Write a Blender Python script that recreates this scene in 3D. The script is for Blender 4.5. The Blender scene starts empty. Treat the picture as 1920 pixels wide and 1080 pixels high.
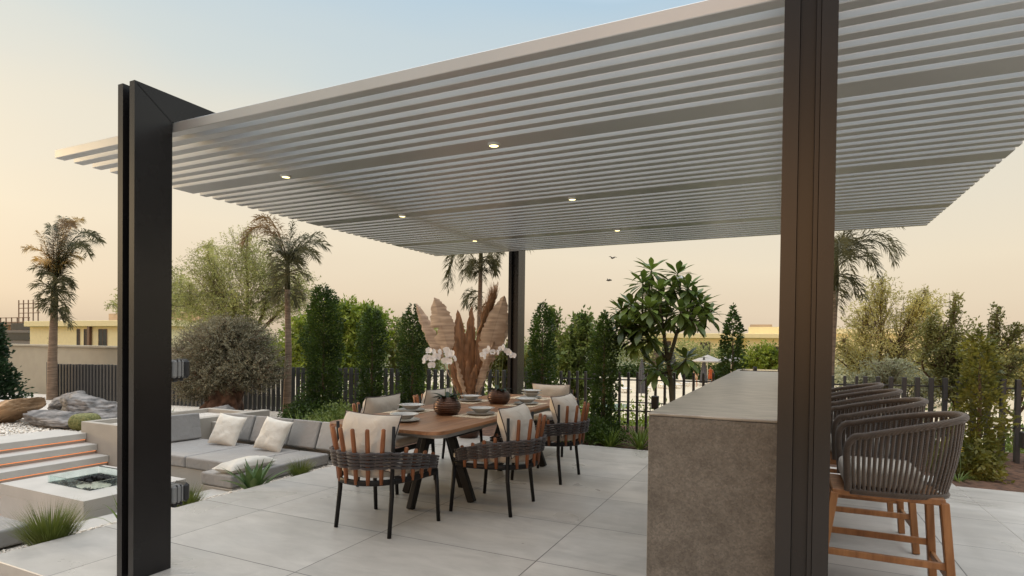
import bpy, math, random
import numpy as np
from mathutils import Vector, Matrix
PI = math.pi
SC = bpy.context.scene
COL = SC.collection

# ------------------------------------------------------------------ camera
cam_d = bpy.data.cameras.new('camera'); cam = bpy.data.objects.new('camera', cam_d); COL.objects.link(cam)
F_PX, PY, YAW, PITCH, ROLL = 1088.0, 657.86, 0.4403456, -0.0138068, 0.0118623
fw = Vector((-math.sin(YAW)*math.cos(PITCH), math.cos(YAW)*math.cos(PITCH), math.sin(PITCH)))
rt = Vector((math.cos(YAW), math.sin(YAW), 0)); up = rt.cross(fw)
r2 = rt*math.cos(ROLL) + up*math.sin(ROLL); u2 = up*math.cos(ROLL) - rt*math.sin(ROLL)
mw = Matrix((r2, u2, -fw)).transposed().to_4x4(); mw.translation = Vector((0, 0, 1.366))
cam.matrix_world = mw
cam_d.sensor_width = 36; cam_d.lens = 36*F_PX/1920
cam_d.shift_y = (PY-540)/1920
cam_d.clip_start = 0.05; cam_d.clip_end = 3000
SC.camera = cam

# ------------------------------------------------------------------ world, sun, exposure
SUN_EL, SUN_AZ = 10.0, -98.0        # azimuth measured from +Y towards +X
w = bpy.data.worlds.new("World"); SC.world = w; w.use_nodes = True
nt = w.node_tree; nt.nodes.clear(); N = nt.nodes.new; L = nt.links.new
out = N('ShaderNodeOutputWorld'); bg = N('ShaderNodeBackground'); bg.inputs[1].default_value = 1.0
sky = N('ShaderNodeTexSky'); sky.sky_type = 'NISHITA'; sky.sun_disc = False
sky.sun_elevation = math.radians(SUN_EL); sky.sun_rotation = math.radians(SUN_AZ)
sky.dust_density = 4.0; sky.air_density = 1.0
skm = N('ShaderNodeVectorMath'); skm.operation = 'SCALE'; skm.inputs['Scale'].default_value = 0.10
L(sky.outputs[0], skm.inputs[0])
tc = N('ShaderNodeTexCoord'); sep = N('ShaderNodeSeparateXYZ'); L(tc.outputs['Generated'], sep.inputs[0])
nz = N('ShaderNodeTexNoise'); nz.inputs['Scale'].default_value = 1.6; nz.inputs['Detail'].default_value = 3
mp = N('ShaderNodeMapping'); mp.inputs['Scale'].default_value = (1, 1, 3.5); L(tc.outputs['Generated'], mp.inputs[0]); L(mp.outputs[0], nz.inputs[0])
ma = N('ShaderNodeMath'); ma.operation = 'MULTIPLY_ADD'; ma.inputs[1].default_value = 0.16; ma.inputs[2].default_value = -0.08; L(nz.outputs[0], ma.inputs[0])
# the warm dust band reaches higher towards the west (left) of the photograph
wx = N('ShaderNodeMath'); wx.operation = 'MULTIPLY_ADD'; wx.inputs[1].default_value = 0.035; L(sep.outputs[0], wx.inputs[0]); L(ma.outputs[0], wx.inputs[2])
ad = N('ShaderNodeMath'); ad.operation = 'ADD'; L(sep.outputs[2], ad.inputs[0]); L(wx.outputs[0], ad.inputs[1])
rmp = N('ShaderNodeValToRGB'); L(ad.outputs[0], rmp.inputs[0])
els = rmp.color_ramp.elements
stops = [(0.0, (.56, .45, .33)), (.05, (.66, .54, .40)), (.15, (.71, .61, .46)), (.27, (.66, .61, .50)), (.37, (.53, .57, .55)), (.50, (.39, .51, .60)), (.66, (.75, .88, 1.0)), (.85, (1.9, 1.95, 2.0)), (1.0, (2.5, 2.5, 2.5))]
els[0].position, els[0].color = stops[0][0], (*stops[0][1], 1)
els[1].position, els[1].color = stops[-1][0], (*stops[-1][1], 1)
for p, c in stops[1:-1]:
    e = els.new(p); e.color = (*c, 1)
mx = N('ShaderNodeMix'); mx.data_type = 'RGBA'; mx.inputs[0].default_value = 0.12
L(rmp.outputs[0], mx.inputs[6]); L(skm.outputs[0], mx.inputs[7])
# low sky behind the camera dimmed in place of the unseen house
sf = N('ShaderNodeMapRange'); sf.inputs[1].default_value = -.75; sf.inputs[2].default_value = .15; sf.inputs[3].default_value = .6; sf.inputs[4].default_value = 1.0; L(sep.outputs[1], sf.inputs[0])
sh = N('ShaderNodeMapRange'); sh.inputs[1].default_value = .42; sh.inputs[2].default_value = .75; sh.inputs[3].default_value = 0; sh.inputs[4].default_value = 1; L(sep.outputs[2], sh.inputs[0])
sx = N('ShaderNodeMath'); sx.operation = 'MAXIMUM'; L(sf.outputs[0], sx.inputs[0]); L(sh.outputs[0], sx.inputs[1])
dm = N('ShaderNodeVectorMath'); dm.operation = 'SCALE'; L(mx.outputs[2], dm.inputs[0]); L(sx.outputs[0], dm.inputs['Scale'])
# sunset glow added low behind the camera, apart from the sun, for post reflections
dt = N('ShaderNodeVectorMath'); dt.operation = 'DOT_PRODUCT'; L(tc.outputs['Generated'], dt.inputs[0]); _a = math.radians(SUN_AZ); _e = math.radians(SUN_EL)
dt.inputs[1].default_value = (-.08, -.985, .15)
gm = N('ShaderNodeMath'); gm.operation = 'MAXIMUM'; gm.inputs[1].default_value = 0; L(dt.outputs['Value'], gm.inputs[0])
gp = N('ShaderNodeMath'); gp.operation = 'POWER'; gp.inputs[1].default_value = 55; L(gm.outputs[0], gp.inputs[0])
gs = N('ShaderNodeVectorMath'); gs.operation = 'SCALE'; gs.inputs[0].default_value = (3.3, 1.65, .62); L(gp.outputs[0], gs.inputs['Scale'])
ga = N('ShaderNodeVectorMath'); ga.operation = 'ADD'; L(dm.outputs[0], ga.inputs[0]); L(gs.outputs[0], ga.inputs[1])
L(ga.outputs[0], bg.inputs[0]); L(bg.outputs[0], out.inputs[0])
sd = bpy.data.lights.new('sun', 'SUN'); sun = bpy.data.objects.new('sun', sd); COL.objects.link(sun)
sd.energy = 1.1; sd.angle = math.radians(12); sd.color = (1.0, .74, .42)
a, e_ = math.radians(SUN_AZ), math.radians(SUN_EL)
sdir = Vector((math.sin(a)*math.cos(e_), math.cos(a)*math.cos(e_), math.sin(e_)))
sun.rotation_euler = sdir.to_track_quat('Z', 'Y').to_euler()
SC.view_settings.view_transform = 'Standard'; SC.view_settings.look = 'None'
SC.view_settings.exposure = 0.42; SC.view_settings.gamma = 1.0
SC.render.engine = 'CYCLES'

# ------------------------------------------------------------------ materials
def mat(name, col, rough=.6, metal=0, var=.12, scale=8, bump=0, bscale=40, spec=.5, stretch=(1, 1, 1), col2=None, detail=5, trans=0, coat=0, sheen=0):
    m = bpy.data.materials.new(name); m.use_nodes = True; t = m.node_tree; b = t.nodes['Principled BSDF']
    b.inputs['Roughness'].default_value = rough; b.inputs['Metallic'].default_value = metal
    b.inputs['Specular IOR Level'].default_value = spec
    if coat: b.inputs['Coat Weight'].default_value = coat; b.inputs['Coat Roughness'].default_value = .25
    if sheen: b.inputs['Sheen Weight'].default_value = sheen
    c = t.nodes.new('ShaderNodeTexCoord'); mpn = t.nodes.new('ShaderNodeMapping'); mpn.inputs['Scale'].default_value = stretch
    t.links.new(c.outputs['Object'], mpn.inputs[0])
    n = t.nodes.new('ShaderNodeTexNoise'); n.inputs['Scale'].default_value = scale; n.inputs['Detail'].default_value = detail
    t.links.new(mpn.outputs[0], n.inputs[0])
    r = t.nodes.new('ShaderNodeValToRGB'); t.links.new(n.outputs[0], r.inputs[0])
    a = [max(0, x*(1-var)) for x in col]; bb = list(col2) if col2 else [min(1, x*(1+var)) for x in col]
    r.color_ramp.elements[0].position = .32; r.color_ramp.elements[0].color = (*a, 1)
    r.color_ramp.elements[1].position = .68; r.color_ramp.elements[1].color = (*bb, 1)
    t.links.new(r.outputs[0], b.inputs['Base Color'])
    if bump:
        n2 = t.nodes.new('ShaderNodeTexNoise'); n2.inputs['Scale'].default_value = bscale; n2.inputs['Detail'].default_value = 4
        t.links.new(mpn.outputs[0], n2.inputs[0])
        bp = t.nodes.new('ShaderNodeBump'); bp.inputs['Strength'].default_value = bump; bp.inputs['Distance'].default_value = .01
        t.links.new(n2.outputs[0], bp.inputs['Height']); t.links.new(bp.outputs[0], b.inputs['Normal'])
    if trans:
        o = t.nodes['Material Output']; tr = t.nodes.new('ShaderNodeBsdfTranslucent'); ms = t.nodes.new('ShaderNodeMixShader')
        hs = t.nodes.new('ShaderNodeHueSaturation'); hs.inputs['Value'].default_value = 1.5; hs.inputs['Saturation'].default_value = 1.1
        t.links.new(r.outputs[0], hs.inputs['Color']); t.links.new(hs.outputs[0], tr.inputs[0])
        ms.inputs[0].default_value = trans; t.links.new(b.outputs[0], ms.inputs[1]); t.links.new(tr.outputs[0], ms.inputs[2]); t.links.new(ms.outputs[0], o.inputs[0])
    return m
def emit(name, col, s):
    m = bpy.data.materials.new(name); m.use_nodes = True; b = m.node_tree.nodes['Principled BSDF']
    b.inputs['Base Color'].default_value = (*col, 1); b.inputs['Emission Color'].default_value = (*col, 1); b.inputs['Emission Strength'].default_value = s
    return m
def leafmat(name, c, c2, sc=2.2, trans=.3, rough=.5):
    return mat(name, c, rough=rough, var=.25, scale=sc, col2=c2, detail=9, trans=trans, spec=.35)

def paving():
    m = mat('terrace_porcelain', (.50, .468, .428), rough=.34, var=.05, scale=1.1, bump=.04, bscale=60, spec=.4)
    t = m.node_tree; b = t.nodes['Principled BSDF']; src = b.inputs['Base Color'].links[0].from_socket
    g = t.nodes.new('ShaderNodeNewGeometry'); s = t.nodes.new('ShaderNodeSeparateXYZ'); t.links.new(g.outputs['Position'], s.inputs[0])
    def line(sock, off, per, wd):
        a1 = t.nodes.new('ShaderNodeMath'); a1.operation = 'ADD'; a1.inputs[1].default_value = -off+per*50; t.links.new(sock, a1.inputs[0])
        a2 = t.nodes.new('ShaderNodeMath'); a2.operation = 'PINGPONG'; a2.inputs[1].default_value = per/2; t.links.new(a1.outputs[0], a2.inputs[0])
        a3 = t.nodes.new('ShaderNodeMath'); a3.operation = 'LESS_THAN'; a3.inputs[1].default_value = wd; t.links.new(a2.outputs[0], a3.inputs[0]); return a3.outputs[0]
    l1 = line(s.outputs[0], -1.392, 1.20, .0034); l2 = line(s.outputs[1], 3.345, .808, .0034)
    mxx = t.nodes.new('ShaderNodeMath'); mxx.operation = 'MAXIMUM'; t.links.new(l1, mxx.inputs[0]); t.links.new(l2, mxx.inputs[1])
    # each tile a hair different
    fx = t.nodes.new('ShaderNodeVectorMath'); fx.operation = 'ADD'; fx.inputs[1].default_value = (1.392+60, -3.345+40.4, 0); t.links.new(g.outputs['Position'], fx.inputs[0])
    fd = t.nodes.new('ShaderNodeVectorMath'); fd.operation = 'DIVIDE'; fd.inputs[1].default_value = (1.20, .808, 1e4); t.links.new(fx.outputs[0], fd.inputs[0])
    ff = t.nodes.new('ShaderNodeVectorMath'); ff.operation = 'FLOOR'; t.links.new(fd.outputs[0], ff.inputs[0])
    wn = t.nodes.new('ShaderNodeTexWhiteNoise'); t.links.new(ff.outputs[0], wn.inputs[0])
    # fine veining that differs tile by tile
    vn = t.nodes.new('ShaderNodeTexNoise'); vn.noise_dimensions = '4D'; vn.inputs['Scale'].default_value = 2.2; vn.inputs['Detail'].default_value = 9; vn.inputs['Roughness'].default_value = .65; vn.inputs['Distortion'].default_value = .6
    vm = t.nodes.new('ShaderNodeMapping'); vm.inputs['Scale'].default_value = (1, 3.0, 1); t.links.new(g.outputs['Position'], vm.inputs[0]); t.links.new(vm.outputs[0], vn.inputs['Vector'])
    w10 = t.nodes.new('ShaderNodeMath'); w10.operation = 'MULTIPLY'; w10.inputs[1].default_value = 30; t.links.new(wn.outputs[0], w10.inputs[0]); t.links.new(w10.outputs[0], vn.inputs['W'])
    vr = t.nodes.new('ShaderNodeMapRange'); vr.inputs[1].default_value = .3; vr.inputs[2].default_value = .72; vr.inputs[3].default_value = .80; vr.inputs[4].default_value = 1.08; t.links.new(vn.outputs[0], vr.inputs[0])
    tv = t.nodes.new('ShaderNodeMath'); tv.operation = 'MULTIPLY_ADD'; tv.inputs[1].default_value = .13; tv.inputs[2].default_value = .935; t.links.new(wn.outputs[0], tv.inputs[0])
    tm = t.nodes.new('ShaderNodeMath'); tm.operation = 'MULTIPLY'; t.links.new(vr.outputs[0], tm.inputs[0]); t.links.new(tv.outputs[0], tm.inputs[1])
    sc = t.nodes.new('ShaderNodeVectorMath'); sc.operation = 'SCALE'; t.links.new(src, sc.inputs[0]); t.links.new(tm.outputs[0], sc.inputs['Scale'])
    st1 = t.nodes.new('ShaderNodeTexNoise'); st1.inputs['Scale'].default_value = .9; st1.inputs['Detail'].default_value = 7; st1.inputs['Distortion'].default_value = 1.5; t.links.new(g.outputs['Position'], st1.inputs['Vector'])
    sr = t.nodes.new('ShaderNodeMapRange'); sr.inputs[1].default_value = .55; sr.inputs[2].default_value = .70; sr.inputs[3].default_value = 1.0; sr.inputs[4].default_value = .86; t.links.new(st1.outputs[0], sr.inputs[0])
    sc2 = t.nodes.new('ShaderNodeVectorMath'); sc2.operation = 'SCALE'; t.links.new(sc.outputs[0], sc2.inputs[0]); t.links.new(sr.outputs[0], sc2.inputs['Scale']); sc = sc2
    rr = t.nodes.new('ShaderNodeMapRange'); rr.inputs[1].default_value = .35; rr.inputs[2].default_value = .7; rr.inputs[3].default_value = .26; rr.inputs[4].default_value = .5; t.links.new(st1.outputs[0], rr.inputs[0]); t.links.new(rr.outputs[0], b.inputs['Roughness'])
    mc = t.nodes.new('ShaderNodeMix'); mc.data_type = 'RGBA'; t.links.new(mxx.outputs[0], mc.inputs[0]); t.links.new(sc.outputs[0], mc.inputs[6]); mc.inputs[7].default_value = (.12, .11, .10, 1)
    t.links.new(mc.outputs[2], b.inputs['Base Color'])
    return m
def wood(name, c, c2, ax=(12, 12, .9), rough=.45, scale=2.2):
    m = mat(name, c, rough=rough, var=.2, scale=scale, stretch=ax, col2=c2, detail=7, bump=.12, bscale=6)
    return m
def ropemat(name, c, sc=60):
    m = mat(name, c, rough=.85, var=.2, scale=30, sheen=.3)
    t = m.node_tree; b = t.nodes['Principled BSDF']; tcn = t.nodes.new('ShaderNodeTexCoord')
    wv = t.nodes.new('ShaderNodeTexWave'); wv.bands_direction = 'DIAGONAL'; wv.inputs['Scale'].default_value = sc; t.links.new(tcn.outputs['Object'], wv.inputs[0])
    bp = t.nodes.new('ShaderNodeBump'); bp.inputs['Strength'].default_value = .6; bp.inputs['Distance'].default_value = .004
    t.links.new(wv.outputs['Fac'], bp.inputs['Height']); t.links.new(bp.outputs[0], b.inputs['Normal'])
    return m
def fabric(name, c, sc=260, rough=.9):
    m = mat(name, c, rough=rough, var=.06, scale=5, bump=0, sheen=.25, spec=.2)
    t = m.node_tree; b = t.nodes['Principled BSDF']; tcn = t.nodes.new('ShaderNodeTexCoord')
    n1 = t.nodes.new('ShaderNodeTexNoise'); n1.inputs['Scale'].default_value = 9; n1.inputs['Detail'].default_value = 3; n1.inputs['Distortion'].default_value = 1.2
    n2 = t.nodes.new('ShaderNodeTexNoise'); n2.inputs['Scale'].default_value = sc
    t.links.new(tcn.outputs['Object'], n1.inputs[0]); t.links.new(tcn.outputs['Object'], n2.inputs[0])
    b1 = t.nodes.new('ShaderNodeBump'); b1.inputs['Strength'].default_value = .35; b1.inputs['Distance'].default_value = .03; t.links.new(n1.outputs[0], b1.inputs['Height'])
    b2 = t.nodes.new('ShaderNodeBump'); b2.inputs['Strength'].default_value = .35; b2.inputs['Distance'].default_value = .002; t.links.new(n2.outputs[0], b2.inputs['Height']); t.links.new(b1.outputs[0], b2.inputs['Normal'])
    t.links.new(b2.outputs[0], b.inputs['Normal'])
    return m
M = {}
M['paving'] = paving()
M['concrete'] = mat('smooth_concrete', (.36, .325, .28), rough=.7, var=.07, scale=3, bump=.15, bscale=30)
M['concrete2'] = mat('pale_concrete', (.48, .45, .41), rough=.6, var=.06, scale=4, bump=.1, bscale=30)
M['bar'] = mat('bronze_stone', (.098, .084, .069), rough=.42, var=.25, scale=34, col2=(.165, .146, .124), bump=.2, bscale=50, detail=13)
_t = M['bar'].node_tree; _n = [n for n in _t.nodes if n.type == 'TEX_NOISE'][0]; _n.inputs['Roughness'].default_value = .78; _n.inputs['Distortion'].default_value = .4; _n.inputs['Scale'].default_value = 9
_v = _t.nodes.new('ShaderNodeTexVoronoi'); _v.inputs['Scale'].default_value = 150; _c = _t.nodes.new('ShaderNodeTexCoord'); _t.links.new(_c.outputs['Object'], _v.inputs['Vector'])
_b = _t.nodes['Principled BSDF']; _s = _b.inputs['Base Color'].links[0].from_socket; _r = _t.nodes.new('ShaderNodeMapRange'); _r.inputs[1].default_value = 0; _r.inputs[2].default_value = 1; _r.inputs[3].default_value = .78; _r.inputs[4].default_value = 1.2
_q = _t.nodes.new('ShaderNodeSeparateXYZ'); _t.links.new(_v.outputs['Color'], _q.inputs[0]); _t.links.new(_q.outputs[0], _r.inputs[0])
_m = _t.nodes.new('ShaderNodeVectorMath'); _m.operation = 'SCALE'; _t.links.new(_s, _m.inputs[0]); _t.links.new(_r.outputs[0], _m.inputs['Scale']); _t.links.new(_m.outputs[0], _b.inputs['Base Color'])
M['bartop'] = mat('grey_stone_top', (.26, .222, .18), rough=.36, var=.22, scale=8, col2=(.35, .305, .25), bump=.05, bscale=60, detail=12, stretch=(1, 2.5, 1))
M['steel'] = mat('charcoal_powder_coat', (.013, .0115, .0115), rough=.27, var=.15, scale=3, bump=.02, bscale=300, spec=.4)
M['louver'] = mat('warm_grey_aluminium', (.58, .575, .565), rough=.36, metal=.66, var=.04, scale=2, bump=.03, bscale=200)
M['black'] = mat('black_metal', (.007, .006, .006), rough=.5, var=.1, spec=.3)
M['blackp'] = mat('black_plastic', (.02, .02, .022), rough=.5, var=.1)
M['greyp'] = mat('grey_plastic', (.25, .25, .25), rough=.45, var=.08)
M['teak'] = wood('teak_slat', (.20, .066, .022), (.30, .11, .04))
M['tabletop'] = wood('table_teak', (.27, .125, .06), (.40, .20, .10), ax=(9, .7, 9), rough=.36)
M['stoolwood'] = wood('stool_teak', (.27, .112, .036), (.40, .185, .068))
M['rope'] = ropemat('dark_grey_rope', (.050, .038, .037))
M['rope2'] = ropemat('brown_grey_rope', (.072, .050, .035), 50)
M['cream'] = fabric('cream_fabric', (.56, .50, .43))
M['white_f'] = fabric('white_linen', (.60, .565, .50))
M['grey_f'] = fabric('grey_outdoor_fabric', (.255, .245, .235), 300)
M['grey_fl'] = fabric('light_grey_outdoor_fabric', (.33, .32, .305), 300)
M['piping'] = mat('dark_piping', (.05, .04, .04), rough=.8)
M['plate'] = mat('glazed_stoneware', (.50, .49, .46), rough=.25, var=.06, scale=12, coat=.3)
M['plate2'] = mat('grey_stoneware', (.36, .35, .33), rough=.3, var=.08, scale=12, coat=.2)
M['bronze'] = mat('hammered_bronze', (.085, .045, .030), rough=.36, metal=.7, var=.4, scale=6, stretch=(1, 1, 9), bump=.3, bscale=14)
M['mat'] = mat('woven_jute', (.62, .50, .36), rough=.9, var=.25, scale=60, bump=.6, bscale=90)
M['petal'] = mat('orchid_petal', (.88, .88, .90), rough=.5, var=.02, trans=.15)
M['stem'] = mat('green_stem', (.10, .14, .04), rough=.5)
M['dkleaf'] = leafmat('succulent_leaf', (.012, .03, .016), (.03, .065, .035), 6, .08, .4)
M['dried'] = mat('dried_palm_leaf', (.40, .28, .20), rough=.8, var=.25, scale=3, stretch=(1, 1, 9), col2=(.54, .40, .29), trans=.25, bump=.4, bscale=20)
M['dried2'] = mat('dried_brown_leaf', (.24, .13, .07), rough=.8, var=.35, scale=4, stretch=(5, 5, 1), col2=(.36, .19, .10), trans=.3, bump=.3)
M['pampas'] = mat('pampas_plume', (.36, .21, .11), rough=.9, var=.2, trans=.35)
M['soil'] = mat('red_brown_mulch', (.085, .04, .022), rough=.95, var=.5, scale=14, bump=1, bscale=35, col2=(.16, .08, .045))
M['gravel'] = mat('white_gravel', (.55, .50, .44), rough=.85, var=.2, scale=40, bump=1, bscale=70)
M['pebble'] = mat('white_pebble', (.70, .64, .56), rough=.7, var=.15, scale=6)
M['rock1'] = mat('grey_boulder', (.11, .105, .10), rough=.85, var=.6, scale=5, stretch=(1, 1, 4), col2=(.33, .30, .28), bump=1, bscale=14, detail=12)
M['rock2'] = mat('tan_boulder', (.20, .12, .065), rough=.85, var=.4, scale=2.5, col2=(.50, .32, .18), bump=.7, bscale=12, detail=10)
M['cactus'] = leafmat('cactus_skin', (.10, .12, .03), (.24, .22, .08), 40, 0, .7)
M['led'] = emit('led_orange', (1.0, .30, .07), .8)
M['lamp'] = emit('downlight_lens', (1.0, .86, .42), 2.4)
M['glass'] = mat('clear_glass', (.8, .9, .88), rough=.03)
b_ = M['glass'].node_tree.nodes['Principled BSDF']; b_.inputs['Transmission Weight'].default_value = .96; b_.inputs['IOR'].default_value = 1.08
M['lava'] = mat('black_lava', (.02, .02, .02), rough=.8, var=.3, bump=1, bscale=60)
M['sand'] = mat('burner_sand', (.40, .36, .28), rough=.9, var=.2, scale=30, bump=.5)
M['stucco'] = mat('beige_stucco', (.36, .325, .255), rough=.9, var=.05, scale=3, bump=.2, bscale=80)
M['pale'] = mat('dark_fence_pale', (.045, .042, .042), rough=.55, var=.15, scale=6)
M['yellow'] = mat('cream_render', (.88, .76, .46), rough=.9, var=.04, scale=2)
M['yellow2'] = mat('cream_render_light', (.90, .78, .47), rough=.9, var=.03, scale=2)
M['window'] = mat('dark_window', (.03, .04, .045), rough=.1, var=.2, scale=.5)
M['brownp'] = mat('brown_pipe', (.12, .055, .035), rough=.6)
M['greyb'] = mat('grey_render', (.21, .19, .18), rough=.9, var=.05)
M['scaff'] = mat('rusty_scaffold', (.22, .13, .085), rough=.8)
M['pinkc'] = mat('bare_blockwork', (.48, .35, .25), rough=.9, var=.1, scale=1)
M['pooldeck'] = mat('pool_paving', (.60, .50, .36), rough=.8, var=.08, scale=.4)
M['poolwater'] = mat('pool_water', (.20, .30, .30), rough=.06, var=.1, scale=2, bump=.2, bscale=4)
M['farground'] = mat('far_ground', (.20, .18, .10), rough=1, var=.4, scale=.05, col2=(.13, .15, .06), detail=9)
M['umbg'] = mat('grey_canopy', (.38, .35, .32), rough=.8)
M['umbd'] = mat('closed_dark_canopy', (.085, .08, .085), rough=.8)
M['umbb'] = mat('closed_taupe_canopy', (.20, .145, .11), rough=.8)
M['whitep'] = mat('white_plastic', (.74, .70, .64), rough=.5)
M['skin'] = mat('skin', (.45, .24, .15), rough=.6)
M['orange'] = mat('orange_cloth', (.62, .14, .05), rough=.8)
M['tan_c'] = mat('tan_cloth', (.50, .33, .2), rough=.8)
M['hair'] = mat('dark_hair', (.03, .02, .015), rough=.7)
M['hedge'] = leafmat('clipped_column_leaf', (0.026, 0.050, 0.011), (0.078, 0.125, 0.025), 3)
M['hedgeR'] = leafmat('young_column_leaf', (0.085, 0.107, 0.024), (0.246, 0.225, 0.050), 4)
M['bushL'] = leafmat('dark_conifer_leaf', (.012, .03, .012), (.03, .06, .022), 3)
M['green'] = leafmat('bright_green_leaf', (0.112, 0.182, 0.028), (0.347, 0.401, 0.073), 2)
M['greend'] = leafmat('mid_green_leaf', (0.093, 0.151, 0.039), (0.246, 0.290, 0.078), 2)
M['olive'] = leafmat('olive_leaf', (0.136, 0.127, 0.079), (0.301, 0.275, 0.178), 3, .15)
M['acacia'] = leafmat('fine_acacia_leaf', (0.201, 0.220, 0.076), (0.453, 0.458, 0.185), 1.5, .4)
M['acaciaR'] = leafmat('golden_acacia_leaf', (0.297, 0.272, 0.100), (0.614, 0.552, 0.236), 1.5, .4)
M['shrubR'] = leafmat('olive_green_shrub_leaf', (0.126, 0.141, 0.046), (0.318, 0.305, 0.106), 2, .3)
M['greyR'] = leafmat('grey_green_leaf', (0.209, 0.217, 0.131), (0.435, 0.444, 0.292), 2, .3)
M['frang'] = leafmat('frangipani_leaf', (0.067, 0.108, 0.028), (0.182, 0.246, 0.056), 3, .15, .35)
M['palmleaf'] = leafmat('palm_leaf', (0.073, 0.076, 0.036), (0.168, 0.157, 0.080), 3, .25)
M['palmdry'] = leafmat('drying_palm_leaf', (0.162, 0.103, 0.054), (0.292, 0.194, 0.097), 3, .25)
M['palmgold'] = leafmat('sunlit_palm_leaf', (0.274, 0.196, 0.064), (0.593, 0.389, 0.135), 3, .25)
M['grass'] = leafmat('ornamental_grass_blade', (0.076, 0.105, 0.018), (0.178, 0.210, 0.054), 8, .25)
M['grass2'] = leafmat('green_strap_leaf', (0.079, 0.137, 0.026), (0.245, 0.317, 0.079), 4, .25)
M['agave'] = leafmat('agave_leaf', (0.060, 0.116, 0.035), (0.144, 0.232, 0.076), 5, .05, .45)
M['bark'] = mat('brown_bark', (.13, .085, .055), rough=.9, var=.4, scale=12, bump=1, bscale=25)
M['barkp'] = mat('ringed_palm_bark', (.20, .135, .09), rough=.85, var=.25, scale=5, stretch=(1, 1, 7), col2=(.30, .21, .145), bump=.6, bscale=8)
M['barkg'] = mat('grey_green_bark', (.095, .085, .055), rough=.8, var=.3, scale=8, bump=.4)
M['olivebark'] = mat('gnarled_olive_bark', (.10, .05, .032), rough=.95, var=.6, scale=7, bump=1, bscale=14, col2=(.24, .13, .085), detail=10)
M['yflower'] = mat('yellow_petal', (.70, .48, .03), rough=.6)
M['bird'] = mat('bird_feather', (.05, .045, .04), rough=.8)
M['hob'] = mat('hob_glass', (.01, .01, .01), rough=.1)

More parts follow.
